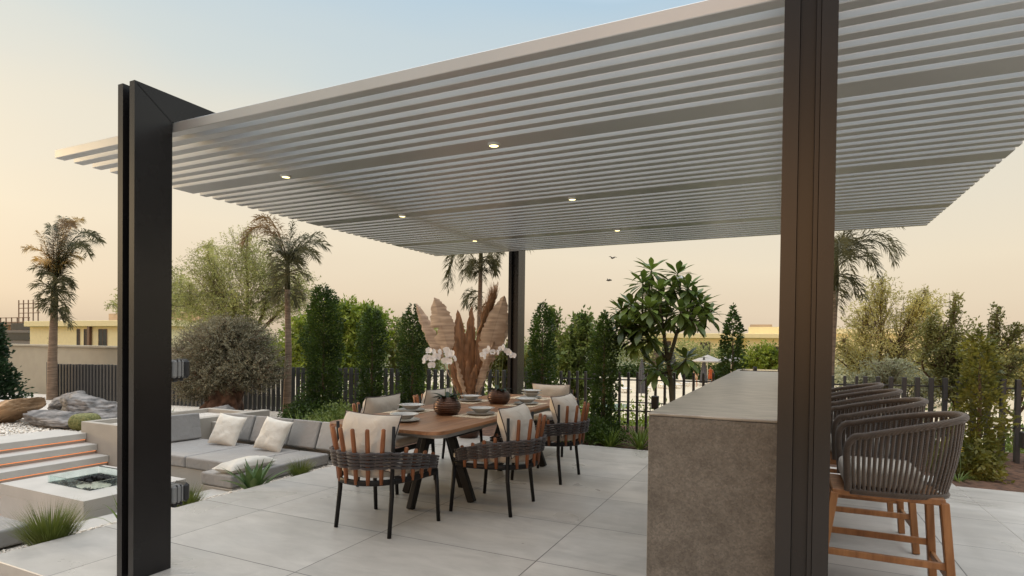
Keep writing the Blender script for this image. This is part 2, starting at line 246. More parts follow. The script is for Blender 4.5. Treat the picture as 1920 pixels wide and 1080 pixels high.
# ------------------------------------------------------------------ mesh builder
class MB:
    def __init__(s): s.v = []; s.f = []; s.s = []; s.mi = []
    def add(s, vs, fs, smooth=False, mi=0):
        o = len(s.v); s.v.extend(vs); s.f.extend([tuple(i+o for i in f) for f in fs]); s.s.extend([smooth]*len(fs)); s.mi.extend([mi]*len(fs)); return s
    def box(s, x0, x1, y0, y1, z0, z1, b=0, mi=0, T=None):
        b = min(b, .49*min(abs(x1-x0), abs(y1-y0), abs(z1-z0)))
        if b <= 0:
            vs = [(x, y, z) for x in (x0, x1) for y in (y0, y1) for z in (z0, z1)]
            fs = [(0, 1, 3, 2), (4, 6, 7, 5), (0, 4, 5, 1), (2, 3, 7, 6), (0, 2, 6, 4), (1, 5, 7, 3)]
        else:
            X = (x0, x1); Y = (y0, y1); Z = (z0, z1); vs = []; ix = {}
            for i in (0, 1):
                for j in (0, 1):
                    for k in (0, 1):
                        sx, sy, sz = (1-2*i)*b, (1-2*j)*b, (1-2*k)*b
                        for a_, q in (('x', (X[i], Y[j]+sy, Z[k]+sz)), ('y', (X[i]+sx, Y[j], Z[k]+sz)), ('z', (X[i]+sx, Y[j]+sy, Z[k]))):
                            ix[(i, j, k, a_)] = len(vs); vs.append(q)
            fs = []
            cyc = [(0, 0), (0, 1), (1, 1), (1, 0)]
            for i in (0, 1):
                fs.append([ix[(i, p, q, 'x')] for p, q in (cyc if i == 0 else cyc[::-1])][::-1])
                fs.append([ix[(p, i, q, 'y')] for p, q in (cyc if i == 0 else cyc[::-1])])
                fs.append([ix[(p, q, i, 'z')] for p, q in (cyc if i == 0 else cyc[::-1])][::-1])
            for j in (0, 1):
                for k in (0, 1):
                    fs.append([ix[(0, j, k, 'y')], ix[(1, j, k, 'y')], ix[(1, j, k, 'z')], ix[(0, j, k, 'z')]])
                    fs.append([ix[(j, 0, k, 'x')], ix[(j, 1, k, 'x')], ix[(j, 1, k, 'z')], ix[(j, 0, k, 'z')]])
                    fs.append([ix[(j, k, 0, 'x')], ix[(j, k, 1, 'x')], ix[(j, k, 1, 'y')], ix[(j, k, 0, 'y')]])
            for i in (0, 1):
                for j in (0, 1):
                    for k in (0, 1): fs.append([ix[(i, j, k, 'x')], ix[(i, j, k, 'y')], ix[(i, j, k, 'z')]])
        if T is not None: vs = [tuple(T @ Vector(q)) for q in vs]
        return s.add(vs, fs, False, mi)
    def bar(s, a, b, w, h, bev=.004, mi=0, upv=(0, 0, 1)):
        a = Vector(a); b = Vector(b); d = (b-a); Ln = d.length; d.normalize(); uv = Vector(upv)
        if abs(d.dot(uv)) > .95: uv = Vector((0, 1, 0))
        x = uv.cross(d).normalized(); y = d.cross(x)
        T = Matrix((x, y, d)).transposed().to_4x4(); T.translation = a
        return s.box(-w/2, w/2, -h/2, h/2, 0, Ln, bev, mi, T)
    def tube(s, pts, r, n=8, mi=0, closed=False, caps=True, sq=None):
        pts = [Vector(p) for p in pts]; m = len(pts)
        if not hasattr(r, '__len__'): r = [r]*m
        prev = None; vs = []
        for i, p in enumerate(pts):
            if closed: d = pts[(i+1) % m]-pts[i-1]
            else: d = pts[min(i+1, m-1)]-pts[max(i-1, 0)]
            d = d.normalized() if d.length > 1e-9 else Vector((0, 0, 1))
            if prev is None:
                q = Vector((0, 0, 1)) if abs(d.z) < .9 else Vector((1, 0, 0)); x = q.cross(d).normalized()
            else:
                x = prev - d*prev.dot(d); x = x.normalized() if x.length > 1e-6 else prev
            prev = x; y = d.cross(x)
            for k in range(n):
                a = 2*PI*k/n; vs.append(tuple(p + (x*math.cos(a)*(sq or 1) + y*math.sin(a))*r[i]))
        fs = []; R = m if closed else m-1
        for i in range(R):
            for k in range(n):
                fs.append((i*n+k, i*n+(k+1) % n, ((i+1) % m)*n+(k+1) % n, ((i+1) % m)*n+k))
        if caps and not closed:
            fs.append(tuple(range(n))[::-1]); fs.append(tuple((m-1)*n+k for k in range(n)))
        return s.add(vs, fs, True, mi)
    def lathe(s, prof, n=24, c=(0, 0, 0), mi=0):
        vs = []; fs = []
        for r, z in prof:
            for k in range(n): a = 2*PI*k/n; vs.append((c[0]+r*math.cos(a), c[1]+r*math.sin(a), c[2]+z))
        for i in range(len(prof)-1):
            for k in range(n): fs.append((i*n+k, i*n+(k+1) % n, (i+1)*n+(k+1) % n, (i+1)*n+k))
        return s.add(vs, fs, True, mi)
    def grid(s, fn, nu, nv, mi=0, smooth=True, cu=False):
        vs = [tuple(fn(i/nu, j/nv)) for i in range(nu+(0 if cu else 1)) for j in range(nv+1)]; fs = []
        m = nu if cu else nu+1
        for i in range(nu):
            for j in range(nv): fs.append((i*(nv+1)+j, ((i+1) % m)*(nv+1)+j, ((i+1) % m)*(nv+1)+j+1, i*(nv+1)+j+1))
        return s.add(vs, fs, smooth, mi)
    def obj(s, name, mats, parent=None, loc=None, rot=None):
        me = bpy.data.meshes.new(name); me.from_pydata(s.v, [], s.f)
        for mm in (mats if isinstance(mats, (list, tuple)) else [mats]): me.materials.append(mm)
        me.polygons.foreach_set('use_smooth', s.s); me.polygons.foreach_set('material_index', s.mi); me.update()
        o = bpy.data.objects.new(name, me); COL.objects.link(o)
        if parent: o.parent = parent
        if loc is not None: o.location = loc
        if rot is not None: o.rotation_euler = rot
        return o
def tag(o, label=None, cat=None, group=None, kind=None):
    if label: o['label'] = label
    if cat: o['category'] = cat
    if group: o['group'] = group
    if kind: o['kind'] = kind
    return o
def thing(name, label, cat, loc=(0, 0, 0), rz=0, group=None):
    o = bpy.data.objects.new(name, None); COL.objects.link(o); o.location = loc; o.rotation_euler = (0, 0, rz)
    o.empty_display_size = .1
    return tag(o, label, cat, group)
def struct(o): o['kind'] = 'structure'; return o
def dup(root, loc, rz, label):
    r = root.copy(); COL.objects.link(r); r.location = loc; r.rotation_euler = (0, 0, rz); r['label'] = label
    for ch in list(root.children):
        c = ch.copy(); COL.objects.link(c); c.parent = r
        for g in list(ch.children):
            d = g.copy(); COL.objects.link(d); d.parent = c
    return r
def leafmesh(name, P, D, U, ln, wd, m, parent=None, fold=0):
    """P positions (n,3), D leaf directions, U side vectors; ln, wd arrays"""
    n = len(P); D = D/np.linalg.norm(D, axis=1)[:, None]; U = U - D*(U*D).sum(1)[:, None]; U /= np.linalg.norm(U, axis=1)[:, None]+1e-9
    V = np.empty((n, 4, 3)); ln = np.broadcast_to(ln, n)[:, None]; wd = np.broadcast_to(wd, n)[:, None]
    V[:, 0] = P; V[:, 1] = P+D*ln*.45+U*wd*.5; V[:, 2] = P+D*ln; V[:, 3] = P+D*ln*.45-U*wd*.5
    me = bpy.data.meshes.new(name); me.vertices.add(4*n); me.vertices.foreach_set('co', V.reshape(-1))
    me.loops.add(4*n); me.loops.foreach_set('vertex_index', np.arange(4*n)); me.polygons.add(n)
    me.polygons.foreach_set('loop_start', np.arange(n)*4); me.polygons.foreach_set('loop_total', np.full(n, 4)); me.update(calc_edges=True)
    me.materials.append(m); o = bpy.data.objects.new(name, me); COL.objects.link(o)
    if parent: o.parent = parent
    return o

def bevel(o, wd, seg=3):
    md = o.modifiers.new('bevel', 'BEVEL'); md.width = wd; md.segments = seg; md.harden_normals = True
    o.data.polygons.foreach_set('use_smooth', [True]*len(o.data.polygons)); return o
def noise3(x, y, z): 
    from mathutils import noise
    return noise.noise(Vector((x, y, z)))
def pillow(wd, ht, t, seed=0, n=18, p=.55):
    mb = MB()
    def f(side):
        def g(u, v):
            a = 2*u-1; b = 2*v-1
            th = t/2*max(0, (1-abs(a)**3.2)*(1-abs(b)**3.2))**p
            x = wd/2*a*(1-.075*(1-b*b)*abs(a)); y = ht/2*b*(1-.075*(1-a*a)*abs(b))
            wr = noise3(a*2.2+seed, b*2.2, side*5)*.012 + noise3(a*5+seed, b*5, side*3)*.005
            return (x, y, side*(th + wr*min(1, th/t*4)))
        return g
    mb.grid(f(1), n, n); mb.grid(lambda u, v: f(-1)(1-u, v), n, n)
    return mb
def pillow_rim(wd, ht, n=12):
    pts = []
    for k in range(4*n):
        e, q = divmod(k, n); s = -1+2*q/n
        a, b = [(s, -1), (1, s), (-s, 1), (-1, -s)][e]
        pts.append((wd/2*a*(1-.075*(1-b*b)*abs(a)), ht/2*b*(1-.075*(1-a*a)*abs(b)), 0))
    return pts

# ================================================================== THE SETTING
def ground():
    mb = MB()
    mb.grid(lambda u, v: (-900+1800*u, 12+1100*v*v, -2.25), 8, 12, smooth=False)
    mb.grid(lambda u, v: (-900+1800*u, -40+52*v, -2.25), 4, 3, smooth=False)
    struct(mb.obj('ground', M['farground']))
ground()
mb = MB()
mb.box(-4.45, 1.55, 1.85, 7.5, -.16, 0, .004)
mb.box(-3.0, 1.55, -4, 1.85, -.16, 0, .004)
mb.box(1.55, 9, -4, 7.06, -.16, 0, .004)
struct(mb.obj('terrace', M['paving']))
mb = MB(); mb.box(-9, -3.0, -5, 1.85, -.56, -.46); struct(mb.obj('lower_pavement', M['greyb']))
mb = MB(); mb.box(-4.6, 10, -4.2, 7.5, -2.2, -.17); mb.box(-4.6, -4.47, 1.9, 7.5, -.6, -.165); struct(mb.obj('terrace_base', M['concrete']))
def bed_z(x, y):
    z = -.06 + .018*(x+2.3)
    z = min(z, -.015) if x < 1.5 else -.05
    if x < -8.3:
        k = max(0, min(1, (6.3-y)/.9)); z = z*(1-k) + .11*k
    if y > 10.1: z -= (y-10.1)*1.1
    if x > 1.6 and y < 9.3: z += .03*math.sin(x*3)*math.sin(y*4)
    return max(z, -2.4)
mb = MB()
NX, NY = 90, 60
mb.grid(lambda u, v: (-7.45+17.5*u, 5.62+7*v, bed_z(-7.45+17.5*u, 5.62+7*v)), NX, NY)
struct(mb.obj('planting_bed', M['soil']))
mb = MB()
mb.grid(lambda u, v: (-26+18.55*u, 6.2+6.4*v, bed_z(-26+18.55*u, 6.2+6.4*v)), NX, NY)
mb.box(-26, -8.4, -8, 6.25, -.9, .085)
struct(mb.obj('garden_ground', M['gravel']))
mb = MB(); mb.box(-8.6, -4.5, 0, 5.7, -.6, -.5); struct(mb.obj('pit_floor', M['concrete2']))
mb = MB(); mb.box(-4.96, -4.452, -1, 5.45, -.5, -.14); struct(mb.obj('gravel_strip', M['gravel']))

# gravel pebbles, scattered where the photograph shows white stones
def pebbles(name, n, fx, z, s0, s1, seed):
    rg = np.random.default_rng(seed)
    base = np.array([(1, 0, 0), (0, 1, 0), (-1, 0, 0), (0, -1, 0), (0, 0, 1), (0, 0, -1)], float); fs = [(0, 1, 4), (1, 2, 4), (2, 3, 4), (3, 0, 4), (1, 0, 5), (2, 1, 5), (3, 2, 5), (0, 3, 5)]
    mb = MB()
    for _ in range(n):
        x, y = fx(rg); s = rg.uniform(s0, s1, 3)*(1, 1, .6); a = rg.uniform(0, PI)
        v = base*s; c, q = math.cos(a), math.sin(a)
        v = np.stack([v[:, 0]*c-v[:, 1]*q, v[:, 0]*q+v[:, 1]*c, v[:, 2]], 1)+(x, y, z+rg.uniform(-.3, .5)*s[2])
        mb.add([tuple(p) for p in v], fs, True)
    return tag(mb.obj(name, M['pebble']), kind='stuff')
tag(pebbles('white_pebbles', 5200, lambda r: (-8.3-2.6*abs(r.normal(0, .5)), r.uniform(1.6, 5.6)), .095, .012, .03, 1), 'loose white pebbles spread between the boulders and the top step', 'pebbles')
tag(pebbles('white_pebbles', 2600, lambda r: (r.uniform(-4.95, -4.47), r.uniform(1.2, 5.4)), -.14, .008, .02, 2), 'narrow strip of white pebbles along the edge of the terrace', 'pebbles')

# steps with orange light strips
st = thing('garden_steps', 'wide pale steps with glowing orange strips rising to the boulders', 'steps', (-8, 2, -.5))
for i, (x, zt) in enumerate([(-8.27, .12), (-8.04, -.005), (-7.79, -.13), (-7.55, -.26), (-7.31, -.385)]):
    o = MB().box(x-.62 if i == 0 else x-.30, x, -3, 4.497, zt-.082, zt, .004).obj('step', M['concrete2'], st, (8, -2, .5))
    MB().box(x-.60 if i == 0 else x-.29, x-.035, -3, 4.496, zt-.126, zt-.083).obj('riser', M['concrete2'], o)
    MB().tube([(x-.022, -3, zt-.0885), (x-.022, 4.49, zt-.0885)], .0035, 6).obj('light_strip', M['led'], o)

# concrete planter box, garden walls round the lounge
t = thing('planter_box', 'square concrete planter box closing the end of the lit steps', 'planter', (-7.9, 5.2, -.5))
mb = MB(); mb.box(-8.4, -7.55, 4.5, 4.58, -.5, .26, .004); mb.box(-8.4, -8.32, 4.58, 6.4, -.5, .26, .004); mb.box(-8.32, -7.55, 6.3, 6.4, -.5, .26, .004)
mb.obj('box_wall', M['concrete'], t, (7.9, -5.2, .5))
MB().box(-8.32, -7.55, 4.58, 6.3, -.2, .2).obj('planter_fill', M['gravel'], t, (7.9, -5.2, .5))
t = thing('lounge_side_wall', 'low concrete wall on the left end of the sunken sofa with a black socket', 'wall', (-7.47, 5.6, -.5))
MB().box(-7.55, -7.4, 4.5, 6.7, -.5, .255, .006).obj('wall', M['concrete'], t, (7.47, -5.6, .5))
t = thing('lounge_back_wall', 'low concrete wall running behind the grey back cushions', 'wall', (-6.1, 5.8, -.5))
MB().box(-7.4, -4.46, 5.66, 5.78, -.5, .19, .006).obj('wall', M['concrete'], t, (6.1, -5.8, .5))

# beige boundary wall behind the left fence
t = thing('boundary_wall', 'plain beige rendered boundary wall behind the left slatted fence', 'wall', (-22, 10.5, -1))
MB().box(-30, -14.5, 10.5, 10.7, -2, 1.06, .005).obj('wall', M['stucco'], t, (22, -10.5, 1))
MB().box(-30, -14.46, 10.45, 10.75, 1.062, 1.13, .01).obj('coping', M['stucco'], t, (22, -10.5, 1))

# fences: every pale its own part
def fence(name, label, x0, x1, pitch, y, fn=None, w0=.03, dep=.085, lo=None):
    t = thing(name, label, 'fence', ((x0+x1)/2, y, bed_z((x0+x1)/2, y)), 0, 'dark pale fences round the garden')
    base = MB().box(-w0/2, w0/2, -dep/2, dep/2, 0, 1, .003).obj('pale', M['pale'], t)
    n = int((x1-x0)/pitch)
    c = t.location
    for i in range(n+1):
        x = x0+i*pitch; zt = .95+.0182*(x+.5)*(1 if x < 0 else .55); zb = bed_z(x, y)-.1
        o = base if i == 0 else base.copy()
        if i: COL.objects.link(o); o.parent = t
        o.location = (x-c.x, 0, zb-c.z); o.scale = (1, 1, zt-zb+random.uniform(-.004, .004))
    mb = MB()
    for zz in (.12, .62):
        za, zbb = .95+.0182*x0-zz-c.z, .95+.0182*x1*(1 if x1 < 0 else .55)-zz-c.z
        mb.bar((x0-c.x-.03, dep/2+.012, za), (x1-c.x+.03, dep/2+.012, zbb), .02, .035, .002, upv=(0, 1, 0))
    mb.obj('rail', M['pale'], t)
random.seed(3)
fence('pale_fence', 'dark pale fence left of the front post behind the leaning palm', -18.9, -11.7, .145, 9.3, w0=.07, dep=.06)
fence('pale_fence', 'dark pale fence between the olive tree and the back post', -11.5, -3.6, .145, 9.32, w0=.034, dep=.1)
fence('pale_fence', 'dark pale fence from the back post to the frangipani and the stone bar', -3.45, .9, .145, 9.3, w0=.034, dep=.06)
fence('pale_fence', 'dark pale fence behind the bar stools on the far right', 1.0, 8, .15, 9.3, w0=.05, dep=.08)
mb = MB(); mb.box(-18.98, -18.86, 9.26, 9.36, -.5, .66, .004); t = tag(mb.obj('fence_post', M['pale']), 'dark end post of the left fence against the beige wall', 'post')

# ================================================================== PERGOLA
PIT = .1205
pg = thing('pergola', 'charcoal framed pergola with a warm grey slatted roof over the terrace', 'pergola', (-1.6, 4.6, 0))
PO = (1.6, -4.6, 0)
def post(x, y0, y1, z1, front=True):
    mb = MB()
    for dx in (0, .105):
        za, zb = (2.799, 2.644) if front else (2.644, 2.644)
        vs = [(x+dx, y0, .001), (x+dx, y1, .001), (x+dx, y1, zb), (x+dx, y0, za)]; vs += [(a_+.045, b_2, c_) for a_, b_2, c_ in vs]
        mb.add(vs, [(0, 1, 2, 3), (7, 6, 5, 4), (0, 4, 5, 1), (1, 5, 6, 2), (2, 6, 7, 3), (3, 7, 4, 0)])
    mb.box(x+.0455, x+.1045, y0+.045, y1-.02, .001, z1-.01, .002)
    mb.box(x+.0905, x+.1045, y0+.012, y0+.0445, .001, z1-.02, .001)
    return mb.obj('post', M['steel'], pg, PO)
post(-3.44, 2.03, 2.25, 2.635)
post(-.02, 2.03, 2.25, 2.635)
post(-3.44, 7.16, 7.38, 2.635, False)
post(-.02, 7.16, 7.38, 2.635, False)
for x in (-3.44, -.02):
    mb = MB()
    for dx in (0, .105):
        x0, x1 = x+dx, x+dx+.045
        # mitred corner: the beam's lower edge runs down to the post
        vs = [(x0, 2.25, 2.645), (x0, 7.38, 2.645), (x0, 7.38, 2.80), (x0, 2.03, 2.80)]; vs += [(x1, b, c) for a, b, c in vs]
        mb.add(vs, [(0, 1, 2, 3), (7, 6, 5, 4), (0, 4, 5, 1), (1, 5, 6, 2), (2, 6, 7, 3), (3, 7, 4, 0)])
    mb.box(x+.0455, x+.1045, 2.26, 7.36, 2.645, 2.79)
    o = mb.obj('beam', M['steel'], pg, PO)
    MB().bar((x+.1505, 2.045, 2.785), (x+.1505, 2.245, 2.64), .0035, .002, 0, upv=(1, 0, 0)).obj('mitre_joint', M['black'], o)
MB().box(-4.52, 1.255, 0, .062, 2.585, 2.642, .003).obj('edge_beam', M['louver'], pg, (1.6, 2.255-4.6, 0))
lv = MB().box(-4.52, 1.255, 0, .062, 2.585, 2.629, .003).obj('louver', M['louver'], pg, (1.6, 2.25+PIT-4.6, 0))
wl = None
lights = [-3.37, -1.64]
for i in range(2, 40):
    if i in (7, 19, 31):
        mbw = MB().box(-4.52, 1.255, 0, .062+PIT, 2.585, 2.629, .003) if wl is None else None
        o = mbw.obj('wide_louver', M['louver'], pg) if wl is None else wl.copy()
        if wl is not None: COL.objects.link(o); o.parent = pg
        wl = wl or o; y = 2.25+PIT*i; o.location = (1.6, y-4.6, 0)
        for x in lights:
            f = MB().lathe([(.028, -.012), (.030, -.014), (.040, -.004), (.040, 0)], 20).obj('light_ring', M['louver'], o, (x, .091, 2.585))
            MB().lathe([(0.0005, -.006), (.027, -.006), (.028, -.011)], 20).obj('light_lens', M['lamp'], o, (x, .091, 2.585))
        continue
    if i in (8, 20, 32): continue
    o = lv.copy(); COL.objects.link(o); o.parent = pg; o.location = (1.6, 2.25+PIT*i-4.6, 0)

# ================================================================== BAR
br = thing('bar_counter', 'long mottled brown stone bar counter behind the right post', 'bar counter', (-.17, 4.6, 0))
MB().box(-.48, .125, 2.28, 7.03, .001, 1.088, .003).obj('bar_body', M['bar'], br, (.17, -4.6, 0))
MB().box(-.482, .127, 2.278, 7.032, 1.089, 1.10, .003).obj('countertop', M['bartop'], br, (.17, -4.6, 0))
hb = MB().box(-.43, .08, 6.55, 6.98, 1.1005, 1.106, .002).obj('hob', M['hob'], br, (.17, -4.6, 0))
for q in (-.3, -.05): MB().lathe([(.001, .03), (.02, .03), (.022, .006), (.022, 0)], 12, (q, 6.9, 1.106)).obj('hob_knob', M['blackp'], hb)

# ================================================================== BAR STOOLS
def horseshoe(hw, yf, yb, n, pw=2.6):
    """curve from the right front, round the back (-y), to the left front"""
    pts = []
    for i in range(n+1):
        a = -PI/2*0 + PI*i/n; c, s_ = math.cos(a), math.sin(a)
        x = hw*math.copysign(abs(c)**(2/pw), c); y = -abs(s_)**(2/pw)
        pts.append((x, y))
    d = yf-0
    return [(x, yf + (yb-yf)*(-y)) for x, y in pts]
def resample(pts, n):
    P = [Vector(p) for p in pts]; d = [0]
    for i in range(1, len(P)): d.append(d[-1]+(P[i]-P[i-1]).length)
    o = []; j = 0
    for k in range(n+1):
        s_ = d[-1]*k/n
        while j < len(P)-2 and d[j+1] < s_: j += 1
        q = (s_-d[j])/max(1e-9, d[j+1]-d[j]); o.append(P[j].lerp(P[j+1], min(1, q)))
    return o
def make_stool(label):
    t = thing('bar_stool', label, 'bar stool', (0, 0, 0), 0, 'rope bar stools along the bar')
    # local: front is +y, back is -y
    zf, zb = .865, 1.0
    n = 54
    rim = resample([(x, y, 0) for x, y in horseshoe(.285, .26, -.30, 60, 2.5)], n)
    low = resample([(x, y, 0) for x, y in horseshoe(.235, .245, -.225, 60, 2.9)], n)
    def rz(y): k = max(0, min(1, (.26-y)/.56)); return zf+(zb-zf)*(k**.8)
    R = [Vector((p.x, p.y, rz(p.y))) for p in rim]; Lw = [Vector((p.x, p.y, .585)) for p in low]
    arm0 = [Vector((Lw[0].x, Lw[0].y+.01, .585)), Vector((.25, .262, .70)), Vector((.272, .268, .80)), Vector((.28, .262, .845))]
    def sm(pts, k=3):
        for _ in range(k):
            q = [pts[0]]
            for a_, b_2 in zip(pts, pts[1:]): q += [a_.lerp(b_2, .25), a_.lerp(b_2, .75)]
            pts = q+[pts[-1]]
        return pts
    armr = sm(arm0+[Vector((.284, .235, rz(.2)))]+[R[3]], 2); arml = [Vector((-p.x, p.y, p.z)) for p in armr][::-1]
    MB().tube(armr+R[4:-4]+arml, .0185, 10).obj('rim', M['rope2'], t)
    MB().tube([p+Vector((0, 0, -.004)) for p in Lw], .016, 8).obj('lower_ring', M['rope2'], t)
    mb = MB()
    for i in range(1, n):
        if i % 1: continue
        a, b = R[i], Lw[i]
        mid = a.lerp(b, .5); d = Vector((mid.x, mid.y+.0, 0)).normalized(); mid = mid+d*.006
        for off in (.007,):
            sv = (R[min(i+1, n)]-R[i-1]).normalized(); rows = []
            for q in range(6):
                u = q/5; cp = a.lerp(b, u)+d*.012*math.sin(PI*u); hw_ = .0100-.0015*u; rows.append([cp-sv*hw_, cp-sv*hw_*.4+d*.004, cp+sv*hw_*.4+d*.004, cp+sv*hw_, cp-d*.004])
            mb.add([tuple(p_) for r_ in rows for p_ in r_], [(q*5+k, q*5+(k+1) % 5, q*5+5+(k+1) % 5, q*5+5+k) for q in range(5) for k in range(5)], True)
    mb.obj('rope_strands', M['rope2'], t)
    # front arm posts carry strands too
    c = MB().box(-.19, .19, -.10, .275, .60, .71).obj('seat_cushion', M['cream'], t); bevel(c, .035, 4)
    mb = MB()
    mb.box(-.205, .205, -.19, .33, .545, .583, .006); mb.obj('seat_frame', M['stoolwood'], t)
    legs = {}
    for sx in (-1, 1):
        for sy in (-1, 1):
            tp = Vector((sx*.185, .315 if sy > 0 else -.185, .56)); ft = Vector((sx*.235, .40 if sy > 0 else -.225, 0.001)); legs[(sx, sy)] = (tp, ft)
            MB().bar(ft, tp, .046, .040, .004, upv=(0, 1, 0)).obj('leg', M['stoolwood'], t)
    def on(k, z): tp, ft = legs[k]; return ft.lerp(tp, z/.56)
    for k in (-1, 1): MB().bar(on((k, -1), .235), on((k, 1), .235), .022, .036, .003).obj('stretcher', M['stoolwood'], t)
    for k, z in ((-1, .17), (1, .30)): MB().bar(on((-1, k), z), on((1, k), z), .022, .036, .003).obj('stretcher' if k < 0 else 'footrest', M['stoolwood'], t)
    return t
s0 = make_stool('brown rope bar stool nearest the camera, in front of the other stools')
s0.location = (.575, 3.87, 0); s0.rotation_euler = (0, 0, PI/2)
for x, y, rz, lb in [(.575, 4.84, .02, 'second brown rope bar stool from the front, right behind the nearest one'),
                     (.575, 5.80, -.02, 'third brown rope bar stool from the front, next to the farthest stool'),
                     (.555, 6.66, .0, 'farthest brown rope bar stool by the hob end of the bar')]:
    dup(s0, (x, y, 0), PI/2+rz, lb)

# ================================================================== DINING CHAIRS
def make_chair(label):
    t = thing('dining_chair', label, 'chair', (0, 0, 0), 0, 'rope and teak dining chairs round the table')
    yf, yb, hw = .305, -.305, .31
    ring = resample([(x, y, 0) for x, y in horseshoe(hw, yf-.03, yb, 60, 2.5)], 40)
    full = [Vector((p.x, p.y, .385)) for p in ring]
    mb = MB()
    mb.tube([p for p in full], .021, 8, sq=.45)
    vs = []
    mb.bar((-hw, yf-.02, .385), (hw, yf-.02, .385), .022, .042, .003)
    mb.bar((-hw+.02, 0, .38), (hw-.02, 0, .38), .02, .02, 0)
    mb.obj('seat_ring', M['black'], t)
    for sx in (-1, 1):
        MB().tube([(sx*hw*.98, yf-.03, .40), (sx*hw*1.0, yf+.0, .0015)], [.018, .015], 10).obj('leg', M['black'], t)
        i = 12 if sx > 0 else 28
        p = full[i]; dd = Vector((p.x, p.y+.05, 0)).normalized()
        MB().tube([p+dd*.028+Vector((0, 0, .39)), p+dd*.014+Vector((0, 0, .1)), p+dd*.005, p-Vector((0, 0, .1))+dd*.006, Vector((p.x*1.05, p.y-.035, .0015))], [.012, .014, .017, .017, .015], 10).obj('leg', M['black'], t)
    N_ = 40
    slat_i = [2.6, 5, 7.4, 9.6, 14, 16.4, 18.8, 21.2, 23.6, 26, 30.4, 32.6, 35, 37.4]
    def at(s_):
        j = int(s_); q = s_-j; return full[j].lerp(full[min(j+1, N_)], q)
    for s_ in slat_i:
        p = at(s_); back = 13 < s_ < 27; dd = Vector((p.x, p.y+.08, 0)).normalized()
        k = min(s_, 40-s_)
        top = .75 if back else .50+.11*min(1, k/10)
        lean = .055 if back else .03
        H = top-.375
        pts = [p+Vector((0, 0, -.012)), p+dd*lean*.25+Vector((0, 0, H*.4)), p+dd*lean*.75+Vector((0, 0, H*.8)), p+dd*lean+Vector((0, 0, H)), p+dd*lean+Vector((0, 0, H+.008))]
        MB().tube(pts, [.0145, .016, .016, .0150, .008], 8).obj('back_slat', M['teak'], t)
    # woven band, five ropes passing in front of and behind the slats
    mb = MB(); knots = sorted(slat_i+[12, 28])
    for r_ in range(10):
        pts = []; row = r_//2
        for m in range(0, 38*5+1):
            s_ = 1.0+m/5; p = at(s_); dd = Vector((p.x, p.y+.08, 0)).normalized()
            k = min(s_, 40-s_); zc = .452+.092*min(1, k/13)**.8; dz = (.0245 if k > 8 else .0180+.0065*k/8)
            z = zc+(row-2)*dz
            j = 0
            while j < len(knots)-1 and knots[j+1] < s_: j += 1
            if s_ < knots[0]: ph = (s_-knots[0])/2.4
            elif j >= len(knots)-1: ph = j+(s_-knots[-1])/2.4
            else: ph = j+(s_-knots[j])/(knots[j+1]-knots[j])
            o_ = math.cos(PI*ph)*(1 if (r_+row) % 2 else -1)*.0215
            pts.append(p+dd*(.018+o_+.16*(z-.45))+Vector((0, 0, z-.385+.002*math.sin(ph*5+row))))
        mb.tube(pts, .0098, 6)
    mb.obj('rope_band', M['rope'], t)
    c = MB()
    pts = [(x, y) for x, y in horseshoe(hw-.03, .30, yb+.03, 24, 2.8)]
    # rounded D shaped cushion
    outline = [Vector((x, y, 0)) for x, y in pts]
    def seat(u, v):
        i = u*(len(outline)); i0 = int(i) % len(outline); p = outline[i0].lerp(outline[(i0+1) % len(outline)], i-int(i))
        cx = Vector((0, .02, 0))
        prof = [(0, .415), (.7, .412), (.93, .415), (1.0, .44), (1.0, .465), (.94, .488), (.7, .497), (.0, .50)]
        a = v*(len(prof)-1); a0 = min(int(a), len(prof)-2); q = a-a0; k = prof[a0][0]*(1-q)+prof[a0+1][0]*q; z = prof[a0][1]*(1-q)+prof[a0+1][1]*q
        pp = cx.lerp(p, k); return (pp.x, pp.y, z-.002)
    c.grid(seat, len(outline), 14, cu=True); c.obj('seat_cushion', M['cream'], t)
    T = Matrix.Translation((0, -.145, .655)) @ Matrix.Rotation(math.radians(90-17), 4, 'X')
    b = pillow(.53, .40, .19, 3, 16).obj('back_cushion', M['cream'], t); b.matrix_local = T
    MB().tube(pillow_rim(.53, .40), .0045, 5, closed=True).obj('piping', M['piping'], b)
    return t
c0 = make_chair('rope and teak chair at the near head of the table, its back to the camera')
c0.location = (-2.70, 3.47, 0); c0.rotation_euler = (0, 0, math.radians(-3))
for x, y, rz, lb in [(-2.13, 4.34, 92, 'rope and teak chair on the bar side of the table, nearer of the two'),
                     (-2.13, 5.52, 88, 'rope and teak chair on the bar side of the table, farther of the two'),
                     (-3.42, 4.55, -90, 'nearer chair on the lounge side of the table, cushion beside the near plates'),
                     (-3.42, 5.55, -90, 'farther chair on the lounge side, cushion half hidden by the near orchid pot'),
                     (-2.72, 6.86, 180, 'chair at the far head of the table in front of the hedges')]:
    dup(c0, (x, y, 0), math.radians(rz), lb)

